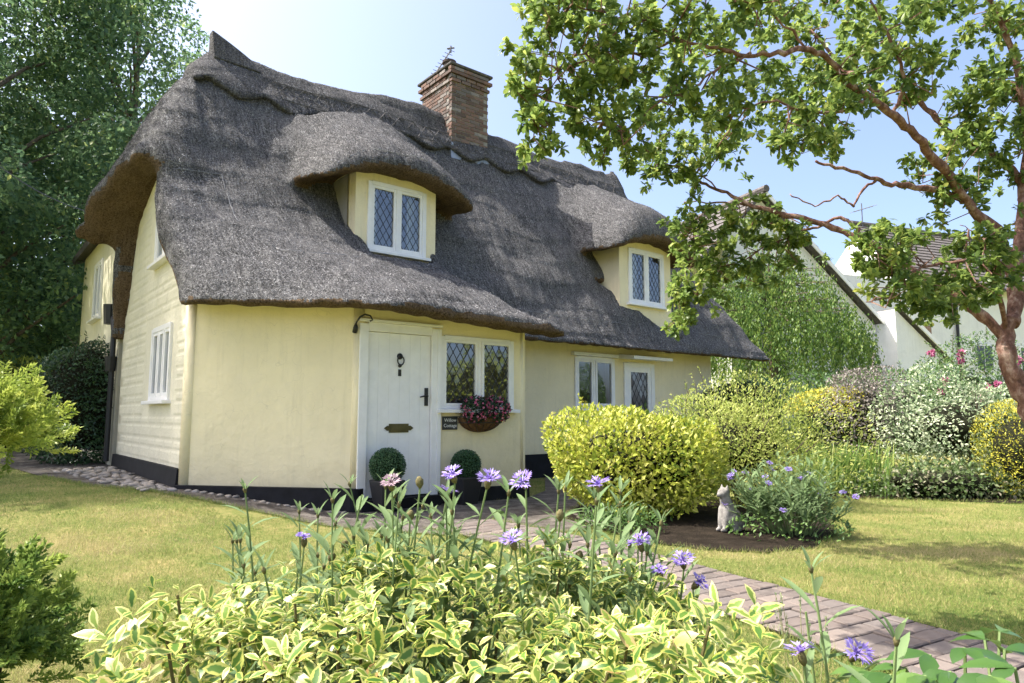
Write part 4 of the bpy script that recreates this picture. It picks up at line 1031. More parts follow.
LM['tree'] = leafmat('broad_tree_leaf', [(0,(.045,.10,.058)),(.45,(.11,.20,.085)),(.8,(.20,.31,.11)),(1,(.40,.46,.13))], .52)
LM['weep'] = leafmat('weeping_leaf', [(0,(.035,.085,.018)),(.5,(.11,.20,.035)),(1,(.28,.36,.07))], .4)
LM['arb'] = leafmat('glossy_arbutus_leaf', [(0,(.06,.115,.028)),(.45,(.15,.23,.045)),(.8,(.28,.36,.07)),(1,(.46,.48,.11))], .5, .4, .4)
LM['pink'] = leafmat('rose_petal', [(0,(.45,.08,.20)),(.5,(.62,.20,.36)),(1,(.75,.45,.55))], .3)
LM['blue'] = leafmat('cornflower_petal', [(0,(.15,.08,.38)),(.5,(.31,.22,.60)),(1,(.50,.43,.76))], .3)
LM['strap'] = leafmat('strap_leaf', [(0,(0.053,0.120,0.022)),(.5,(0.150,0.255,0.045)),(1,(0.375,0.420,0.105))], .35)
shrub('golden_shrub', 1.48, 8.0, (1.05,.80,.58), 'rounded golden yellow variegated shrub in front of the glazed door', 'shrub', LM['gold'], 13500, .066, .55, p=2.45, lump=.11, lf=5.0, zc=.62, seed=11, depth=.42, up=.7, corek=.6, sprigs=45)
shrub('loose_shrub', 2.98, 8.95, (1.22,.90,.90), 'loose lime green shrub right behind the golden shrub', 'shrub', LM['lime'], 16000, .05, .40, zc=.72, seed=12, lump=.22, lf=4.0, depth=.65, corek=.35, up=.7, sprigs=70, color_by=lambda P, d: .14)
shrub('two_tone_box', 5.75, 12.4, (.80,.75,.72), 'dark clipped box bush with a bright yellow top', 'shrub', LM['boxtop'], 9000, .05, .5, zc=.95, seed=13, p=2.6, color_by=lambda P, d: np.where(d[:,2] > .35, .32, -.28))
shrub('purple_grey_shrub', 6.15, 12.0, (.78,.7,1.0), 'grey purple shrub beside the yellow topped box', 'shrub', LM['grey'], 8000, .055, .45, zc=1.1, seed=14, lump=.18, depth=.55, corek=.45, sprigs=40)
shrub('dogwood_shrub', 7.35, 11.0, (1.35,.9,.80), 'pale variegated dogwood spreading over the far border', 'shrub', LM['silver'], 12000, .06, .5, zc=.95, seed=15, lump=.26, lf=3.5, depth=.6, sprigs=40, corek=.5)
ro = shrub('rose_bush', 8.6, 12.6, (1.15,.7,.95), 'tall rose bush with pink blooms before the neighbouring house', 'rose bush', LM['green'], 9000, .06, .5, zc=1.40, seed=16, lump=.2, depth=.5, corek=.45, sprigs=40)
rng = np.random.default_rng(4)
for k in range(26):
    a = rng.uniform(-2.9, -.3); q = rng.uniform(.3, 1); c = np.array([8.6+1.1*math.cos(a)*q, 12.6+.65*math.sin(a)-.1, 1.42+rng.uniform(-.35,.85)])
    d = rand_dirs(34, rng); d[:,1] = -np.abs(d[:,1]); P = c + d*.02
    leaf_obj('rose_bloom', leaf_arrays(P, unit(d+.4*rand_dirs(34, rng)), rand_dirs(34, rng), rng.uniform(.05,.09,34), .055, rng.random(34)), LM['pink'], ro)
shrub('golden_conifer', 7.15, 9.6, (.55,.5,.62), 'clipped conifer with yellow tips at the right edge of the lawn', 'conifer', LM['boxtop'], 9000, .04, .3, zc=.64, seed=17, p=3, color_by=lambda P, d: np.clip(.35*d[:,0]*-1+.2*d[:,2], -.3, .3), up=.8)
shrub('ground_cover', 6.1, 9.75, (1.15,.42,.26), 'low leafy ground cover along the far lawn edge', 'plant', leafmat('ground_cover_leaf', [(0,(.04,.07,.02)),(.6,(.11,.17,.05)),(1,(.36,.32,.22))], .3), 4200, .06, .6, zc=.17, seed=18, lump=.15, depth=.6, stems=0)
shrub('dark_shrub', 5.3, 15.6, (1.1,.8,1.0), 'dark leafy shrub in the gap right of the cottage', 'shrub', LM['dark'], 5500, .09, .5, zc=1.1, seed=19, lump=.2)
shrub('dark_round_shrub', -7.75, 12.4, (.92,.85,1.22), 'large dark green rounded shrub against the gable end', 'shrub', LM['dark'], 13000, .07, .45, zc=1.35, seed=20, lump=.16, lf=4, p=2.2, sprigs=30)
shrub('yellow_hedge_bush', -11.5, 16.5, (1.6,1.2,1.2), 'sunlit olive green bush far left behind the lawn', 'shrub', LM['lime'], 7000, .09, .5, zc=1.4, seed=21, lump=.2)
shrub('leafy_border_plant', 9.5, 11.0, (1.5,.9,.8), 'mixed green border plant behind the golden conifer', 'shrub', LM['green'], 7000, .06, .5, zc=.8, seed=22, lump=.2)
shrub('back_hedge', 9.0, 15.5, (3.2,.9,1.05), 'green hedge below the neighbouring house walls', 'hedge', LM['green'], 12000, .09, .5, zc=1.05, seed=23, lump=.18, lf=5, sprigs=30)
shrub('reflection_hedge', 13.5, 5.5, (1.6,3.6,1.9), 'tall unseen hedge added right of the lawn for window reflections', 'hedge', LM['lime'], 9000, .13, .55, zc=1.6, seed=25, lump=.12, group='unseen hedges added for reflections')  # out of view, added so the leaded panes reflect yellow-green
shrub('reflection_hedge', 13.0, -1.5, (1.6,3.8,1.7), 'unseen hedge added right of the foreground for window reflections', 'hedge', LM['green'], 8000, .13, .55, zc=1.5, seed=26, lump=.12, group='unseen hedges added for reflections')  # second out-of-view hedge, added for the panes to reflect
shrub('fern_tuft', 1.05, 6.85, (.38,.22,.14), 'small fresh green tuft at the foot of the golden shrub', 'plant', LM['green'], 900, .06, .35, zc=.10, seed=24, lump=.2, depth=.7, corek=0, stems=0)

def strap_clump(name, x, y, n, h, spread, label, cat, mat, w=.018, seed=1, group=None):
    r = np.random.default_rng(seed); t = thing(name, (x, y, gzf(x, y)), label, cat, group); parts = []
    V, F, rn = [], [], []; k = 0
    for i in range(n):
        a = r.uniform(0, 6.283); L = h*r.uniform(.65, 1.15); b = np.array([x+r.normal()*spread*.35, y+r.normal()*spread*.25, gzf(x, y)])
        hd = np.array([math.cos(a), math.sin(a), 0]); side = np.array([-hd[1], hd[0], 0]); lean = r.uniform(.1, .5); m_ = 6
        for j in range(m_):
            s_ = j/(m_-1); q = b + hd*L*lean*(s_**1.7) + np.array([0,0,L*(s_ - .42*lean*s_**3)]); ww = w*(1-s_**2.2)*.5+.001
            V += [q-side*ww, q+side*ww]; rn += [0]*0
        F += [(k+2*j, k+2*j+1, k+2*j+3, k+2*j+2) for j in range(m_-1)]; k += 2*m_
        rn += [float(np.clip(r.normal(.5,.25),0,1))]*(2*m_)
    V = np.array(V); b = np.array(base_of(t))
    link('leaves', mesh_np('leaves', V-b, np.array(F), np.array(rn), np.zeros(len(V))), mat, t); return t
strap_clump('daylily_clump', 5.05, 10.35, 420, .78, 1.0, 'clump of arching strap leaves at the back of the lawn', 'plant', LM['strap'], .022, 31)
strap_clump('daylily_clump', 4.2, 10.1, 160, .6, .6, 'smaller clump of strap leaves beside the loose lime shrub', 'plant', LM['strap'], .02, 32)

# ------------------------------------------------------------------ trees
def blob_leaves(blobs, per_m2, L, W_, rng, ns, depth=.45, T=LEAF4, droop=.3):
    parts = []
    for (c, r) in blobs:
        n = int(per_m2*4*math.pi*((r[0]*r[1]+r[1]*r[2]+r[0]*r[2])/3)); d = rand_dirs(n, rng); k = 1-depth*rng.random(n)**1.5
        P = np.array(c)+d*np.array(r)*(k*(1+.16*ns(d[:,0]*3+c[0], d[:,1]*3+c[1], d[:,2]*3+c[2])))[:,None]
        g_ = ns(P[:,0]*1.9, P[:,1]*1.9, P[:,2]*1.9); ok = g_ > -.75; P, d, g_ = P[ok], d[ok], g_[ok]
        D = unit(d*.5+rand_dirs(len(P), rng)+np.array([0,0,-droop])); N = unit(rand_dirs(len(P), rng)*.8+np.array([0,0,1])+d*.4)
        Ls = L*rng.uniform(.6,1.3,len(P)); parts.append(leaf_arrays(P, D, N, Ls, Ls*W_, np.clip(.45+.2*rng.normal(size=len(P))+.12*g_, 0, 1), T))
    return join_arrays(parts)
def tree(name, x, y, h, rad, z0c, label, mat, seed, nb=26, per=55, L=.14, W_=.55, trunk=.22, group=None):
    rng = np.random.default_rng(seed); t = thing(name, (x, y, gzf(x, y)), label, 'tree', group); zg = gzf(x, y)
    top = zg+h; hub = [Vector((x, y, zg-.1)), Vector((x+.1, y, zg+h*.3)), Vector((x-.1, y+.1, zg+h*.6)), Vector((x, y, zg+h*.85))]
    MB().tube(hub, [trunk, trunk*.8, trunk*.5, trunk*.15], 10).build('trunk', M['bark'], t, smooth=True)
    blobs = []
    for k in range(nb):
        zz = rng.uniform(0, 1); a = rng.uniform(0, 6.283); rr = rad*math.sin(math.pi*(.12+.80*zz))**.7*rng.uniform(.35, .92)
        c = Vector((x+math.cos(a)*rr, y+math.sin(a)*rr, zg+z0c+(h-z0c)*zz*.93)); s_ = rad*rng.uniform(.24, .42)
        blobs.append((c, (s_*1.15, s_*1.15, s_*.8)))
        st_ = Vector((x, y, max(zg+.6, c.z-rr*.8-.5))); MB().tube([st_, st_.lerp(c, .55)+Vector((0,0,.25)), c], [trunk*.32, trunk*.2, .02], 6).build('limb', M['bark'], t)
    leaf_obj('crown', blob_leaves(blobs, per, L, W_, rng, Sines(seed, 1.6)), mat, t); return t
GT = 'tall trees left of the cottage'
tree('broadleaf_tree', -12.2, 10.2, 14.0, 3.9, 3.2, 'tall broadleaf tree nearest the gable at the left edge', LM['tree'], 41, 34, 85, group=GT)
tree('broadleaf_tree', -11.8, 20.5, 16.5, 5.0, 1.5, 'tall broadleaf tree rising behind the rear wing', LM['tree'], 42, 36, 60, .17, group=GT)
tree('broadleaf_tree', -17.5, 18.5, 15, 4.6, 1.0, 'broadleaf tree at the far left behind the lawn', LM['tree'], 43, 30, 55, .17, group=GT)
tree('broadleaf_tree', -13.4, 16.2, 13.5, 3.6, 1.4, 'dense broadleaf tree between the far hedge and the rear wing', LM['tree'], 45, 30, 70, .15, group=GT)
tree('background_tree', -20, 30, 14, 5.5, .5, 'distant tree filling the gap behind the left hedge', LM['tree'], 44, 26, 30, .24)
# weeping tree
def weeping(x, y, h, rad, label, seed):
    rng = np.random.default_rng(seed); t = thing('weeping_tree', (x, y, gzf(x, y)), label, 'tree'); zg = gzf(x, y)
    MB().tube([(x,y,zg-.1),(x+.1,y,zg+h*.45),(x-.05,y,zg+h*.8)], [.16,.12,.05], 9).build('trunk', M['bark'], t, smooth=True)
    parts = []
    for k in range(620):
        a = rng.uniform(0, 6.283); rr = rad*math.sqrt(rng.random()); zt = zg+h*(1-.42*(rr/rad)**2)*rng.uniform(.8, 1)+rng.normal()*.15
        zb = max(zg+.9+rng.exponential(.5), zt-rng.uniform(1.2, 3.6)); px_, py_ = x+math.cos(a)*rr, y+math.sin(a)*rr
        zb = min(zb, zt-.3); n = int((zt-zb)*34)+6; s_ = np.sort(rng.random(n)); sw = rng.normal()*.18
        P = np.stack([px_+math.cos(a)*.25*s_+sw*s_**2+rng.normal(size=n)*.06, py_+math.sin(a)*.25*s_+rng.normal(size=n)*.06, zt-(zt-zb)*s_+rng.normal(size=n)*.03], 1)
        D = unit(rand_dirs(n, rng)*.6+np.array([0,0,-1.0])); Ls = rng.uniform(.06,.13,n)
        parts.append(leaf_arrays(P, D, rand_dirs(n, rng), Ls, Ls*.42, np.clip(.5+.2*rng.normal(size=n)+rng.normal()*.12,0,1)))
        if k % 6 == 0: MB().tube([(x,y,zg+h*.7), ((x+px_)/2,(y+py_)/2,zt+.15), (px_,py_,zt)], [.035,.022,.008], 5).build('limb', M['bark'], t)
    leaf_obj('crown', join_arrays(parts), LM['weep'], t)
weeping(7.75, 20.4, 6.0, 2.75, 'light green weeping tree between the cottage and the neighbouring house', 51)

# the red-barked tree arching over the lawn from the right
at_ = thing('red_barked_tree', (4.62, 5.2, gzf(4.62, 5.2)), 'spreading tree with peeling red bark arching in from the right', 'tree')
BR = []
def branch(pts, r0, r1, name='branch', jit=.02, seed=0):
    rng = np.random.default_rng(len(BR)+seed); C = [at(x, y, Y) for x, y, Y in pts]; L = []; n = len(C)
    for i in range(n-1):
        p0, p1, p2, p3 = C[max(i-1,0)], C[i], C[i+1], C[min(i+2,n-1)]
        for k in range(5):
            s_ = k/5; q = .5*((2*p1)+(p2-p0)*s_+(2*p0-5*p1+4*p2-p3)*s_*s_+(3*p1-p0-3*p2+p3)*s_**3); L.append(q+Vector(rng.normal(size=3)*jit*.35))
    L.append(C[-1]); rad = [.50*(r0+(r1-r0)*k/(len(L)-1))*(1+.10*rng.normal()) for k in range(len(L))]
    MB().tube(L, rad, 10 if r0 > .03 else 6).build(name, M['bark_red'], at_, smooth=True); BR.append((L, rad)); return L
branch([(1124,560,5.2),(1075,490,5.2),(1040,430,5.2),(1018,385,5.2),(1006,350,5.2),(1012,318,5.2)], .17, .105, 'trunk')
branch([(1010,345,5.2),(990,322,5.25),(953,295,5.35),(901,264,5.5),(864,240,5.6),(832,227,5.7),(795,216,5.8),(753,206,5.9),(721,190,6.0),(700,182,6.05)], .088, .022)
branch([(795,216,5.8),(760,208,5.9),(725,203,6.0),(684,202,6.1)], .026, .010)
branch([(864,240,5.6),(850,222,5.65),(835,219,5.7),(822,226,5.8),(800,232,5.9),(770,245,6.0),(740,262,6.0)], .034, .012)
branch([(1012,325,5.2),(1016,290,5.3),(1001,237,5.3),(974,211,5.2),(948,174,5.0),(922,142,4.8),(895,116,4.6),(869,97,4.4),(845,80,4.3)], .095, .04)
branch([(845,80,4.3),(830,58,4.2),(806,49,4.1),(785,52,4.0),(748,55,4.0),(711,47,3.9),(680,40,3.9),(640,52,3.8),(600,45,3.7)], .042, .010)
branch([(1014,300,5.3),(1020,240,5.5),(1022,184,5.6),(990,155,5.6),(959,140,5.6),(932,113,5.6),(906,87,5.6),(880,92,5.6),(850,70,5.6),(810,30,5.6)], .085, .024)
branch([(1022,200,5.6),(1026,150,5.5),(1023,100,5.3),(1011,42,5.2),(990,0,5.1),(975,-40,5.0)], .06, .03)
branch([(964,200,5.2),(940,191,5.1),(900,186,5.0),(877,179,4.9),(843,169,4.8),(816,161,4.8)], .055, .018)
branch([(877,179,4.9),(862,192,4.9),(853,205,4.9),(838,197,4.9),(815,205,4.9),(790,194,4.9)], .022, .008)
branch([(1006,330,5.2),(998,290,5.0),(980,263,4.9),(953,261,4.8),(922,267,4.7),(900,275,4.6)], .040, .014)
branch([(922,274,4.9),(905,282,4.7),(890,296,4.6),(866,302,4.5)], .018, .007)
branch([(869,97,4.4),(840,112,4.3),(800,110,4.2),(770,100,4.1),(735,112,4.0)], .025, .008)
branch([(748,55,4.0),(715,70,3.9),(690,90,3.85),(660,100,3.8),(630,128,3.8),(605,118,3.8)], .018, .006)
branch([(895,116,4.6),(905,80,4.5),(890,40,4.4),(870,0,4.3),(860,-40,4.3)], .03, .012)
branch([(600,45,3.7),(570,60,3.65),(548,92,3.6),(535,120,3.6)], .010, .004)
branch([(680,40,3.9),(650,20,3.8),(610,15,3.7),(570,8,3.7),(545,30,3.7)], .012, .005)
branch([(806,49,4.1),(780,20,4.0),(740,0,3.9),(690,-20,3.9)], .02, .008)
branch([(700,182,6.05),(690,205,6.0),(694,250,6.0),(686,290,6.0)], .012, .005)
branch([(721,190,6.0),(690,170,6.0),(655,160,6.0),(630,150,6.0)], .013, .006)
branch([(740,262,6.0),(712,270,6.0),(695,292,6.0)], .012, .005)
branch([(980,263,4.9),(985,240,4.9),(960,225,5.0)], .016, .006)
# clumps: photo x, y, reach in px, distance
CL = [(523, 95, 16, 3.6),(533, 60, 22, 3.6),(548, 30, 26, 3.6),(545, 145, 16, 3.6),(538, 122, 12, 3.6),(560, 8, 24, 3.7),(575, 85, 22, 3.7),(590, 45, 30, 3.7),(600, 130, 22, 3.8),(606, 12, 26, 5.4),(575, 110, 14, 3.7),(610, 85, 26, 3.7),(632, 140, 22, 3.9),(630, 35, 28, 3.8),(640, 70, 24, 3.8),(655, 105, 24, 5.4),(660, 20, 28, 3.8),(670, 140, 24, 5.9),(690, 60, 22, 5.4),(685, 100, 22, 3.9),(700, 150, 26, 5.9),(655, 165, 18, 5.9),(720, 120, 24, 4.0),(705, 25, 24, 3.9),(730, 40, 22, 5.4),(735, 85, 22, 4.0),(745, 15, 22, 3.9),(775, 30, 24, 5.4),(690, 178, 16, 6.0),(730, 150, 18, 5.9),(770, 75, 18, 5.4),(800, 100, 26, 5.6),(815, 130, 22, 4.2),(800, 75, 26, 5.6),(835, 105, 22, 4.3),(820, 20, 26, 5.6),(850, 40, 30, 4.3),(870, 65, 26, 5.6),(845, 75, 22, 4.3),(880, 20, 28, 5.6),(905, 45, 26, 4.4),(900, 10, 26, 5.6),(935, 10, 22, 4.6),(835, 145, 14, 5.6),(790, 140, 18, 4.2),(775, 115, 16, 5.4),(920, 75, 16, 4.6),(915, 95, 12, 4.7),(985, 25, 16, 5.1),(1005, 70, 16, 5.2),(965, 90, 18, 5.2),(985, 100, 14, 5.2),(1015, 20, 18, 5.2),(975, 125, 18, 5.4),(995, 135, 20, 5.4),(1015, 125, 20, 5.5),(1010, 90, 16, 5.4),(960, 150, 16, 5.3),(930, 165, 16, 5.2),(945, 185, 14, 5.2),(1005, 165, 16, 5.5),(975, 190, 14, 5.3),(940, 205, 12, 5.2),(700, 215, 18, 6.0),(685, 235, 18, 6.0),(715, 240, 22, 6.0),(740, 225, 20, 6.0),(735, 262, 18, 6.0),(700, 262, 20, 6.0),(685, 285, 16, 6.0),(680, 318, 12, 6.0),(694, 305, 16, 6.0),(765, 240, 18, 6.0),(785, 255, 20, 6.0),(760, 275, 14, 6.0),(715, 285, 14, 6.0),(770, 215, 14, 6.0),(800, 240, 14, 6.0),(865, 260, 18, 4.6),(880, 280, 20, 4.6),(890, 255, 18, 4.6),(905, 290, 18, 4.6),(875, 240, 14, 4.6),(905, 240, 14, 4.8),(935, 285, 16, 4.8),(955, 275, 16, 4.8),(945, 310, 14, 4.9),(975, 295, 16, 4.9),(990, 280, 14, 5.0),(985, 255, 16, 4.9),(965, 240, 14, 5.0),(1000, 245, 14, 5.0),(925, 310, 12, 4.7),(1010, 275, 12, 5.1),(760, -25, 40, 3.9),(660, -35, 40, 3.8),(860, -40, 45, 4.3),(960, -40, 45, 4.8),(580, -30, 35, 3.7),(1050, 30, 40, 5.3),(1060, 120, 40, 5.5),(1060, 230, 35, 5.3)]
rng = np.random.default_rng(77); parts = []; allp = np.array([tuple(q) for L, r in BR[1:] for q in L[2:]])
for (x, y, rp, Y) in CL:
    c0 = np.array(at(x, y, Y)); rr = rp/FPX*Y
    for s_ in range(max(6, int(rp/1.0))):               # rosettes of leaves at twig ends
        c = c0 + rng.normal(size=3)*rr*np.array([.66, 1.1, .66]); j = np.argmin(((allp-c)**2).sum(1)); a = Vector(allp[j]); b = Vector(c)
        if (a-b).length < .42 and s_ % 4 == 0:
            mid = a.lerp(b, .5)+Vector(rng.normal(size=3)*.05)+Vector((0,0,-.03)); MB().tube([a, mid, b], [.006,.004,.0025], 4).build('twig', M['bark_red'], at_)
        ax = unit((c-np.array(a))[None]*.6/max((b-a).length,.05)+rng.normal(size=(1,3))*.5+np.array([[0,0,-.15]]))[0]
        n = rng.integers(16, 28); d = unit(ax[None]*.55+rand_dirs(n, rng)); Ls = rng.uniform(.034, .072, n)*(.55+.1*Y)
        P = c[None]-ax[None]*rng.random((n,1))*.05
        parts.append(leaf_arrays(P, d, unit(np.array([0,0,1.])[None]+.7*rand_dirs(n, rng)), Ls, Ls*.50, np.clip(.5+.2*rng.normal(size=n)+rng.normal()*.1,0,1), LEAFO, rng.uniform(.0,.3,n)))
leaf_obj('crown', join_arrays(parts), LM['arb'], at_)

# ------------------------------------------------------------------ lawn blades
def blades(n, poly_y, dens_far, rng):
    Y = poly_y[0]*(poly_y[1]/poly_y[0])**rng.random(n*2); X = (rng.random(n*2)*2-1)*(.86*Y+.4)
    ok = ~inpoly(GRAVEL_POLY, X, Y) & ~inpoly(PATH_POLY, X, Y) & ~inpoly(BED, X, Y) & ~inpoly(FRONT_BED, X, Y)
    f = X*CF+Y*SF; g = -X*SF+Y*CF; ok &= ~((f > 1.9) & (g > 9.3)) & ~((g > 7.4) & (f > 2.2) & (f < 6.4))
    return X[ok][:n], Y[ok][:n]
rng = np.random.default_rng(5); X, Y = blades(330000, (1.9, 13), 0, rng); n = len(X)
patch = Sines(8, 1.5, 9)(X, Y) + .8*Sines(9, 5.0, 9)(X, Y) + .6*Sines(10, 14.0, 9)(X, Y) - .35
P = np.stack([X, Y, gz(X, Y)-.004], 1); D = unit(rand_dirs(n, rng)*.75+np.array([0,0,1.]))
tuft = np.clip(Sines(12, 9.0, 9)(X, Y)-.6, 0, 1.5); hgt = (rng.uniform(.016, .046, n)+.035*tuft*rng.random(n))*(1+.15*np.clip(patch,-1,1)); wd = rng.uniform(.0016,.0032,n)*(1+Y*.10)
arr = leaf_arrays(P, D, rand_dirs(n, rng), hgt, wd, np.clip(.5+.22*rng.normal(size=n)-.20*patch, 0, 1), BLADE3)
GM = leafmat('grass_blade', [(0,(.50,.40,.21)),(.3,(.40,.36,.14)),(.55,(.26,.31,.075)),(.8,(.16,.24,.05)),(1,(.09,.16,.035))], .3, .6, .2)
EX, EY = [], []
for poly, nn in ((pa, 5000), (pb, 5000), ([q for q in BED if q[1] < 10], 7000), (G_OUT[2:10], 5000)):
    q = np.array(poly); sg = np.linalg.norm(np.diff(q, axis=0), axis=1); i_ = rng.choice(len(sg), nn, p=sg/sg.sum()); t_ = rng.random(nn)[:,None]
    e_ = q[i_]*(1-t_)+q[i_+1]*t_ + rng.normal(size=(nn,2))*.028; EX.append(e_[:,0]); EY.append(e_[:,1])
EX, EY = np.concatenate(EX), np.concatenate(EY); n2 = len(EX)
arr2 = leaf_arrays(np.stack([EX, EY, gz(EX, EY)], 1), unit(rand_dirs(n2, rng)*.9+np.array([0,0,1.])), rand_dirs(n2, rng), rng.uniform(.025,.07,n2), rng.uniform(.002,.004,n2)*(1+EY*.08), np.clip(rng.normal(.62,.2,n2),0,1), BLADE3)
arr = join_arrays([arr, arr2])
gr_ = link('grass', mesh_np('grass', *arr), GM); props(gr_, 'short patchy green and straw coloured lawn grass', 'grass', kind='stuff')

# ================================================================== foreground planting
LEAF10 = (np.array([[0,0,0],[.22,.30,.05],[.22,0,0],[.22,-.30,.05],[.5,.5,.09],[.5,0,.0],[.5,-.5,.09],[.78,.36,.05],[.78,0,-.02],[.78,-.36,.05],[1,0,-.06]]),
          np.array([[0,2,1],[0,3,2],[1,2,5],[1,5,4],[2,3,6],[2,6,5],[4,5,8],[4,8,7],[5,6,9],[5,9,8],[7,8,10],[8,9,10]]),
          np.array([.4,1,.05,1,1,.0,1,1,.1,1,1.]))
LM['varieg'] = leafmat('cream_edged_leaf', [(0,(.05,.13,.02)),(.5,(.12,.22,.035)),(1,(.26,.34,.06))], .3, .4, .4, edge=([(0,(.30,.35,.05)),(.08,(.40,.42,.08)),(.5,(.56,.55,.14)),(.93,(.68,.66,.30)),(1,(.45,.28,.10))], .56))
def leaf_piece(variant, mat):
    r = np.random.default_rng(900+variant)
    V, F, rn, e = leaf_arrays(np.zeros((1,3)), np.array([[1.,0,0]]), np.array([[0,0,1.]]), 1.0, np.array([r.uniform(.38,.5)]), np.array([r.uniform(.1,.9)]), LEAF10, r.uniform(.0,.45))
    me = mesh_np('leaf', V, F, rn, e, True); me.materials.append(mat); return me
VL = [leaf_piece(k, LM['varieg']) for k in range(12)]
def place_leaf(mesh, p, d, n, L, parent, name='leaf'):
    d = Vector(d).normalized(); n = Vector(n); n = (n-d*n.dot(d)).normalized(); s_ = n.cross(d)
    Mx = Matrix((d, s_, n)).transposed().to_4x4(); Mx = Matrix.Translation(Vector(p)-base_of(parent)) @ Mx @ Matrix.Scale(L, 4)
    o = bpy.data.objects.new(name, mesh); COL.objects.link(o); o.parent = parent; o.matrix_local = Mx; return o
vs_ = thing('variegated_shrub', (-.25, 1.75, gzf(-.25, 1.75)), 'spreading shrub with cream edged green leaves across the foreground', 'shrub')
rng = np.random.default_rng(61); nz_ = Sines(62, 5.5, 9)
def vtop(X, Y):
    e = np.minimum(np.minimum((X+1.02-.12*(1.7-Y)*-1)/.22, (.60-X+.03*(Y-1.2))/.20), (2.12-Y)/.25); e = np.clip(e, 0, 1)
    t = .67 + .060*nz_(X*1.4, Y*1.4) + .09*np.exp(-((X+.12)/.34)**2)*np.exp(-((Y-1.85)/.28)**2) + .06*np.exp(-((X+.55)/.25)**2)*np.exp(-((Y-1.75)/.3)**2) + .05*np.exp(-((X-.35)/.25)**2)
    return t*(.42+.58*e**.6) - .07*np.clip(1.35-Y, 0, 1)
# stems fan up from the ground; every shoot ends in a whorl of leaves
sh = []
for k in range(720):
    X = rng.uniform(-1.05, .62); Y = .98 + 1.12*rng.random(); zt = float(vtop(X, Y))*(1 if rng.random() < .7 else rng.uniform(.6, .95))
    if X/Y < -.62+.10*rng.random(): continue
    if zt > .12: sh.append((X, Y, zt+.03*rng.normal()))
allL = []
for (X, Y, zt) in sh:
    b = np.array([X, Y, zt]); ax = unit(np.array([[.5*rng.normal(), -.15+.5*rng.normal(), 1.0]]))[0]; n = rng.integers(6, 10); a0 = rng.uniform(0, 6.28)
    e1 = unit(np.cross(ax, [0,1,.1])[None])[0]; e2 = np.cross(ax, e1)
    for i in range(n):
        a = a0+i*2.4; lift = .9-.11*i+.12*rng.normal(); out = e1*math.cos(a)+e2*math.sin(a); d = unit((out+ax*lift)[None])[0]
        allL.append((b-ax*(.011*i), d, unit((ax*1.0-out*lift*.7+.25*rng.normal(size=3))[None])[0], rng.uniform(.030,.064)*(1 if i > 1 else .65), rng.random()))
def on_photo(p):
    dx, dy, dz = p[0], p[1], p[2]-HC; c = dy*CT+dz*ST; v = dz*CT-dy*ST
    return 512+FPX*dx/c, 341.5-FPX*v/c
sc_ = []
for i, L in enumerate(allL):
    x, y = on_photo(L[0]); ok = 0 < x < 1024 and y < 690
    top = L[0][2] - float(vtop(L[0][0], L[0][1])); sc_.append((L[3]/L[0][1] + .01*min(top, 0.02)) if ok and top > -.04 else -1)
pick = set(np.argsort(sc_)[::-1][:300].tolist())
rest = [L for i, L in enumerate(allL) if i not in pick]
for i in sorted(pick):
    L = allL[i]; place_leaf(VL[rng.integers(12)], L[0], L[1], L[2], L[3], vs_)
P = np.array([L[0] for L in rest]); D = np.array([L[1] for L in rest]); N = np.array([L[2] for L in rest]); Ls = np.array([L[3] for L in rest])
fo = leaf_obj('foliage', leaf_arrays(P, D, N, Ls, Ls*rng.uniform(.38,.5,len(Ls)), np.array([L[4] for L in rest]), LEAF10, rng.uniform(-.05,.5,len(Ls))), LM['varieg'], vs_, True); fo['kind'] = 'stuff'
for k in range(60):
    X, Y, zt = sh[rng.integers(len(sh))]; bx = X*.75-.06; by = 1.55+(Y-1.55)*.6
    MB().tube([(bx, by, -.02), ((X+bx)/2, (Y+by)/2, zt*.55), (X, Y, zt-.02)], [.007,.005,.003], 5).build('stem', plain('green_brown_stem',(.12,.10,.04),.8,.2) if k == 0 else bpy.data.materials['green_brown_stem'], vs_)

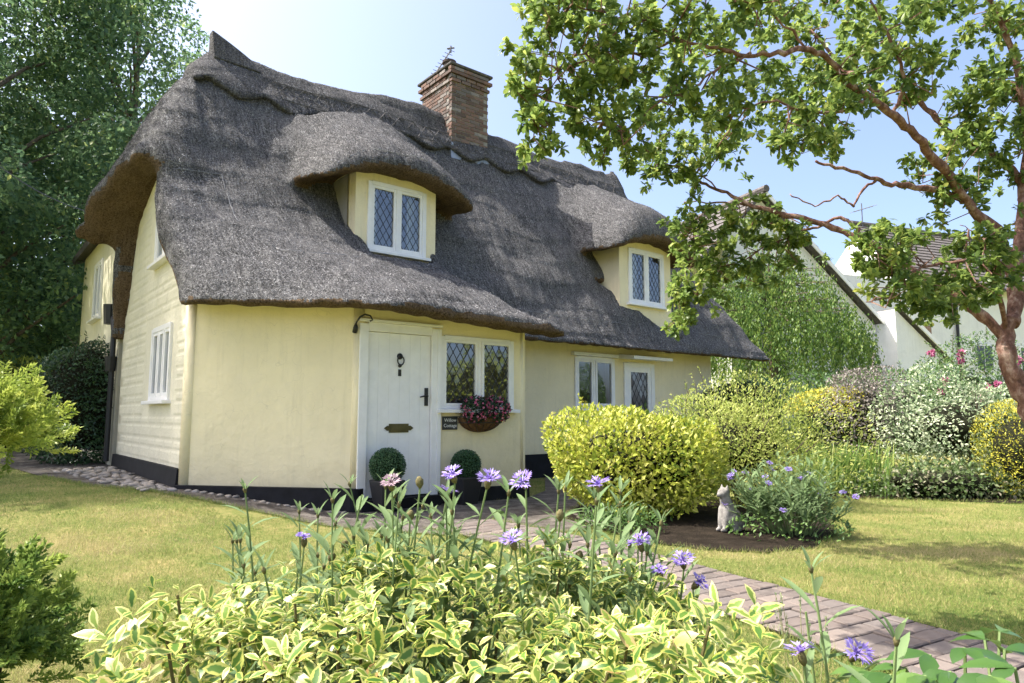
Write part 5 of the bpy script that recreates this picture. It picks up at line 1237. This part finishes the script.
# cornflowers: stems, lance leaves, fringed heads
LM['lance'] = leafmat('downy_lance_leaf', [(0,(.10,.17,.06)),(.5,(.21,.29,.13)),(1,(.42,.48,.28))], .35, .6, .2)
M['stem'] = plain('pale_green_stem', (.16,.22,.08), .7, .2, bump=0)
M['calyx'] = plain('brown_scaled_calyx', (.14,.12,.05), .8, .2, var=.4, scale=120)
LM['wilt'] = leafmat('faded_petal', [(0,(.22,.15,.18)),(1,(.40,.28,.32))], .3)
LC = [leaf_piece(20+k, LM['lance']) for k in range(3)]
for q_ in LC:                                    # narrow
    co = np.zeros(len(q_.vertices)*3, np.float32); q_.vertices.foreach_get('co', co); co = co.reshape(-1,3); co[:,1] *= .46; q_.vertices.foreach_set('co', co.ravel())
def head(p, ax, parent, R_=.033, wilt=False, rng=rng):
    ax = unit(np.array([ax]))[0]; e1 = unit(np.cross(ax, [.3,1,.2])[None])[0]; e2 = np.cross(ax, e1); P, D, N, Ls, Ws = [], [], [], [], []
    for i in range(11):
        a = 6.283*i/11+rng.normal()*.12; o = e1*math.cos(a)+e2*math.sin(a); el = rng.uniform(.05,.55); d = unit((o+ax*el)[None])[0]; t = np.cross(ax, o)
        b = np.array(p)+ax*.004
        P.append(b); D.append(d); N.append(ax); Ls.append(R_*.75); Ws.append(.0045)
        for s_ in (-1,-.33,.33,1):
            P.append(b+d*R_*.5); D.append(unit((d+t*s_*.62+ax*rng.normal()*.12)[None])[0]); N.append(ax); Ls.append(R_*rng.uniform(.5,.75)); Ws.append(.0055)
    for i in range(26):
        d = unit((ax+.55*rng.normal(size=3))[None])[0]; P.append(np.array(p)); D.append(d); N.append(rng.normal(size=3)); Ls.append(R_*.55); Ws.append(.003)
    n = len(P); rn = np.clip(rng.normal(.55,.25,n),0,1); rn[-26:] *= .4
    h_ = leaf_obj('flower_head', leaf_arrays(np.array(P), np.array(D), np.array(N), np.array(Ls), np.array(Ws), rn), LM['wilt' if wilt else 'blue'], parent)
    c = Vector(p); A = Vector(ax); MB().tube([c-A*.026, c-A*.019, c-A*.009, c, c+A*.004], [.003,.0075,.0095,.0075,.005], 9).build('calyx', M['calyx'], h_, smooth=True)
def stem(base, tip, parent, nleaf, Lmax=.13, lean=None, leaves=LC, r=.0035, top=False):
    b, t = Vector(base), Vector(tip); mid = b.lerp(t, .55)+Vector((rng.normal()*.03, rng.normal()*.03, .02)); pts = []
    for k in range(9): s_ = k/8; pts.append(b*(1-s_)**2+mid*2*s_*(1-s_)+t*s_*s_)
    MB().tube(pts, [r*1.4-(r*.7)*k/8 for k in range(9)], 6).build('stem', M['stem'], parent)
    a = rng.uniform(0, 6.28)
    for i in range(nleaf):
        s_ = .30+.66*(i+rng.random()*.6)/nleaf; p = b*(1-s_)**2+mid*2*s_*(1-s_)+t*s_*s_; a += 2.4; o = Vector((math.cos(a), math.sin(a), 0))
        d = o*.8+Vector((0,0,rng.uniform(.35,1.1))); place_leaf(leaves[rng.integers(len(leaves))], p, d, Vector((0,0,1))-o*.3, Lmax*(1.15-.6*s_)*rng.uniform(.75,1.15), parent)
    if top:                                   # a leafy, unopened tip
        for i in range(4):
            a += 1.9; o = Vector((math.cos(a), math.sin(a), 0)); place_leaf(leaves[rng.integers(len(leaves))], pts[-1], o*rng.uniform(.3,.8)+Vector((0,0,1)), Vector((0,0,.3))-o, rng.uniform(.035,.075), parent)
        A = (pts[-1]-pts[-2]).normalized(); c = pts[-1]; MB().tube([c-A*.004, c+A*.006, c+A*.014], [.0035,.006,.002], 7).build('bud', M['calyx'], parent, smooth=True)
    return (pts[-1]-pts[-2]).normalized()
def cornflower(name, base, heads, extra, label, spread=.22):
    x, y = base; t = thing(name, (x, y, gzf(x, y)), label, 'flower', 'cornflowers in the foreground')
    for (hx, hy, Y, kind) in heads:
        tip = at(hx, hy, Y); b = (x+(tip.x-x)*.45, y+(tip.y-y)*.6, 0.0); d = stem(b, tip, t, 12, .15)
        d = Vector(d)+Vector((rng.normal()*.45, -.3+.35*rng.normal(), .2))
        if kind == 'b': 
            A = d.normalized(); c = tip+A*.012; MB().tube([c-A*.016, c-A*.006, c+A*.006, c+A*.016], [.003,.010,.011,.004], 9).build('bud', M['calyx'], t, smooth=True)
        elif kind != 'l': head(tip+d.normalized()*.022, d, t, float(rng.uniform(.023,.033)) if kind == 'f' else .026, kind == 'w')
    for k in range(extra):
        ex, ey = x+rng.normal()*spread, y+rng.normal()*.12; stem((x+(ex-x)*.6, ey, 0), (ex, ey+rng.normal()*.04, rng.uniform(.66,.94)), t, 13, .17, top=True)
cornflower('cornflower', (-.62, 2.05), [(304,546,2.0,'f'),(345,548,2.0,'b'),(362,495,2.0,'l'),(330,560,1.95,'b')], 16, 'cornflower clump with one lilac bloom at its left above the shrub')
cornflower('cornflower', (-.33, 1.95), [(392,490,1.85,'w'),(420,487,1.85,'b'),(455,482,1.8,'f'),(446,501,1.85,'f'),(487,488,1.8,'f'),(410,520,1.9,'b')], 22, 'tallest cornflower clump with three lilac blooms below the door')
cornflower('cornflower', (.05, 1.9), [(526,488,1.85,'f'),(515,549,1.7,'f'),(560,520,1.9,'b'),(601,494,1.8,'f'),(578,560,1.9,'b')], 22, 'cornflower clump with blooms in front of the brick path start')
cornflower('cornflower', (.42, 1.95), [(642,551,1.9,'f'),(684,568,1.9,'f'),(661,580,1.85,'f'),(693,588,1.9,'f'),(638,540,2.0,'l')], 4, 'low cornflower clump with small blooms at the shrub right end', .14)

# bottom right: young cornflower, grass heads and big lobed leaves
cornflower('cornflower', (.72, 1.5), [(804,664,1.5,'f'),(851,660,1.5,'f'),(806,612,1.55,'l')], 2, 'young cornflower with two violet blooms at the bottom right', .08)
LM['broad'] = leafmat('broad_green_leaf', [(0,(.025,.07,.015)),(.5,(.06,.13,.025)),(1,(.12,.20,.045))], .25, .3, .5)
LB = [leaf_piece(40+k, LM['broad']) for k in range(4)]
hl = thing('broad_leaved_plant', (.95, 1.35, gzf(.95, 1.35)), 'broad green leaves arching up from the bottom right corner', 'plant')
for (lx, ly, Y) in ((905,668,1.4),(930,655,1.4),(965,648,1.4),(985,640,1.45),(1005,650,1.4),(890,675,1.35),(950,672,1.3),(1015,668,1.3),(870,672,1.45),(990,676,1.25),(1000,632,1.5),(925,676,1.3)):
    c = at(lx, ly, Y); b = Vector((.93+rng.normal()*.06, 1.38+rng.normal()*.05, 0)); MB().tube([b, b.lerp(c, .6)+Vector((0,0,.08)), c], [.005,.004,.003], 5).build('stalk', M['stem'], hl)
    for s_ in (-.75, 0, .75):
        a = math.atan2(c.y-b.y, c.x-b.x)+s_+rng.normal()*.15; place_leaf(LB[rng.integers(4)], c, (math.cos(a), math.sin(a), .15-.25*abs(s_)), (rng.normal()*.3, -.2, 1), rng.uniform(.055,.085), hl)
    c2 = c
gw_ = thing('seed_grass', (.72, 1.75, gzf(.72, 1.75)), 'thin wisps of seeding grass in front of the brick path', 'grass')
for k in range(9):
    tip = at(775+rng.uniform(0,70), 592+rng.uniform(0,40), 1.75); b = Vector((.70+rng.normal()*.05, 1.75+rng.normal()*.04, 0)); MB().tube([b, b.lerp(tip,.6)+Vector((0,0,.03)), tip], [.0014,.0012,.0008], 4).build('stalk', plain('straw_stalk',(.35,.33,.15),.8,.2,bump=0) if k == 0 else bpy.data.materials['straw_stalk'], gw_)
    n = 22; P = np.array(tip)[None]-np.array([0,0,1.])*rng.random((n,1))*.06; leaf_obj('seed_head', leaf_arrays(P, unit(rand_dirs(n,rng)*.6+np.array([0,0,1.])), rand_dirs(n,rng), .008, .003, np.clip(rng.normal(.8,.15,n),0,1)), LM['lance'], gw_)

# conifers at the left edge: flat sprays of scale leaves
def conifer(name, c, r, n, label, mat, seed, sl=.10):
    rg = np.random.default_rng(seed); t = thing(name, (c[0], c[1], gzf(c[0], c[1])), label, 'conifer'); P, D, N, Ls, rn = [], [], [], [], []
    for k in range(n):
        d = rand_dirs(1, rg)[0]; d[2] = abs(d[2])*.9-.25; p = np.array(c)+d*np.array(r)*rg.uniform(.55,.98)
        ax = unit((d*.9+np.array([0,0,.55])+.4*rg.normal(size=3))[None])[0]; nn = unit(np.cross(ax, rg.normal(size=3))[None])[0]; sd_ = np.cross(ax, nn); L = sl*rg.uniform(.6,1.2); v = np.clip(rg.normal(.5,.2),0,1)
        for j in range(11):
            q = j/10; tw = L*.42*(1-q*.75)
            for sg_ in (-1, 1):
                dd = unit((ax*.9+sd_*sg_*.8+nn*rg.normal()*.18)[None])[0]
                m_ = 5
                for i in range(m_):
                    P.append(p+ax*L*q+dd*tw*i/m_); D.append(unit((dd+.35*rg.normal(size=3))[None])[0]); N.append(nn+.5*rg.normal(size=3)); Ls.append(rg.uniform(.010,.018)); rn.append(np.clip(v+.12*rg.normal()+.22*(i/m_)-.1,0,1))
    leaf_obj('foliage', leaf_arrays(np.array(P), np.array(D), np.array(N), np.array(Ls), .0062, np.array(rn)), mat, t)
    core(c, r, M['twig'], t, k=.55, seed=seed)
    MB().tube([(c[0], c[1], -.05), (c[0], c[1], c[2])], [.03,.015], 7).build('trunk', M['bark'], t)
    for k in range(8):
        d = rand_dirs(1, rg)[0]; d[2] = abs(d[2]); e = np.array(c)+d*np.array(r)*.7; MB().tube([(c[0], c[1], max(.05, c[2]-r[2]*.6)), e], [.010,.004], 5).build('branch', M['bark'], t)
conifer('golden_conifer', (-1.70, 1.95, 1.10), (.36,.36,.30), 560, 'yellow green conifer leaning in at the left edge', leafmat('golden_scale_leaf', [(0,(.12,.19,.025)),(.5,(.32,.40,.06)),(1,(.58,.60,.12))], .4), 71)
conifer('green_conifer', (-1.22, 1.5, .66), (.22,.26,.36), 420, 'dark green conifer filling the bottom left corner', leafmat('green_scale_leaf', [(0,(.05,.11,.022)),(.5,(.17,.26,.045)),(1,(.38,.46,.09))], .4), 72, .085)

# leafy clump beside the cat
cl = thing('leafy_clump', (2.72, 6.75, gzf(2.72, 6.75)), 'untidy leafy perennial with small blue flowers right of the cat statue', 'plant')
for k in range(80):
    a = rng.uniform(0, 6.28); q = rng.random()**.6; x, y = 2.68+.52*q*math.cos(a), 6.72+.42*q*math.sin(a); z = rng.uniform(.35,.92)*(1-.35*q)
    tip = Vector((x+.12*math.cos(a), y+.1*math.sin(a), z)); stem((2.72+(x-2.72)*.5, 6.75+(y-6.75)*.5, 0), tip, cl, 9, .21)
    if k % 4 == 0: head(tip, (rng.normal()*.3, -.4, .8), cl, .035)
rg = np.random.default_rng(3); d = superdirs(700, 2.2, rg); P = np.array([2.62,6.6,.08])+d*np.array([.55,.42,.13]); ok = P[:,2] > .02; P = P[ok]
leaf_obj('low_foliage', leaf_arrays(P, unit(rand_dirs(len(P),rg)+np.array([0,0,.5])), unit(rand_dirs(len(P),rg)*.6+np.array([0,0,1.])), rg.uniform(.03,.06,len(P)), .024, np.clip(rg.normal(.55,.25,len(P)),0,1)), LM['green'], cl)

# overhead cable to the rear wing
cab = MB().tube([at(-60,118,9).lerp(fg(1.9,13.6,4.6), k/12)+Vector((0,0,-.25*math.sin(math.pi*k/12))) for k in range(13)], .008, 5).build('overhead_cable', M['alu'])
props(cab, 'thin overhead cable running to the cottage at the far left', 'cable')
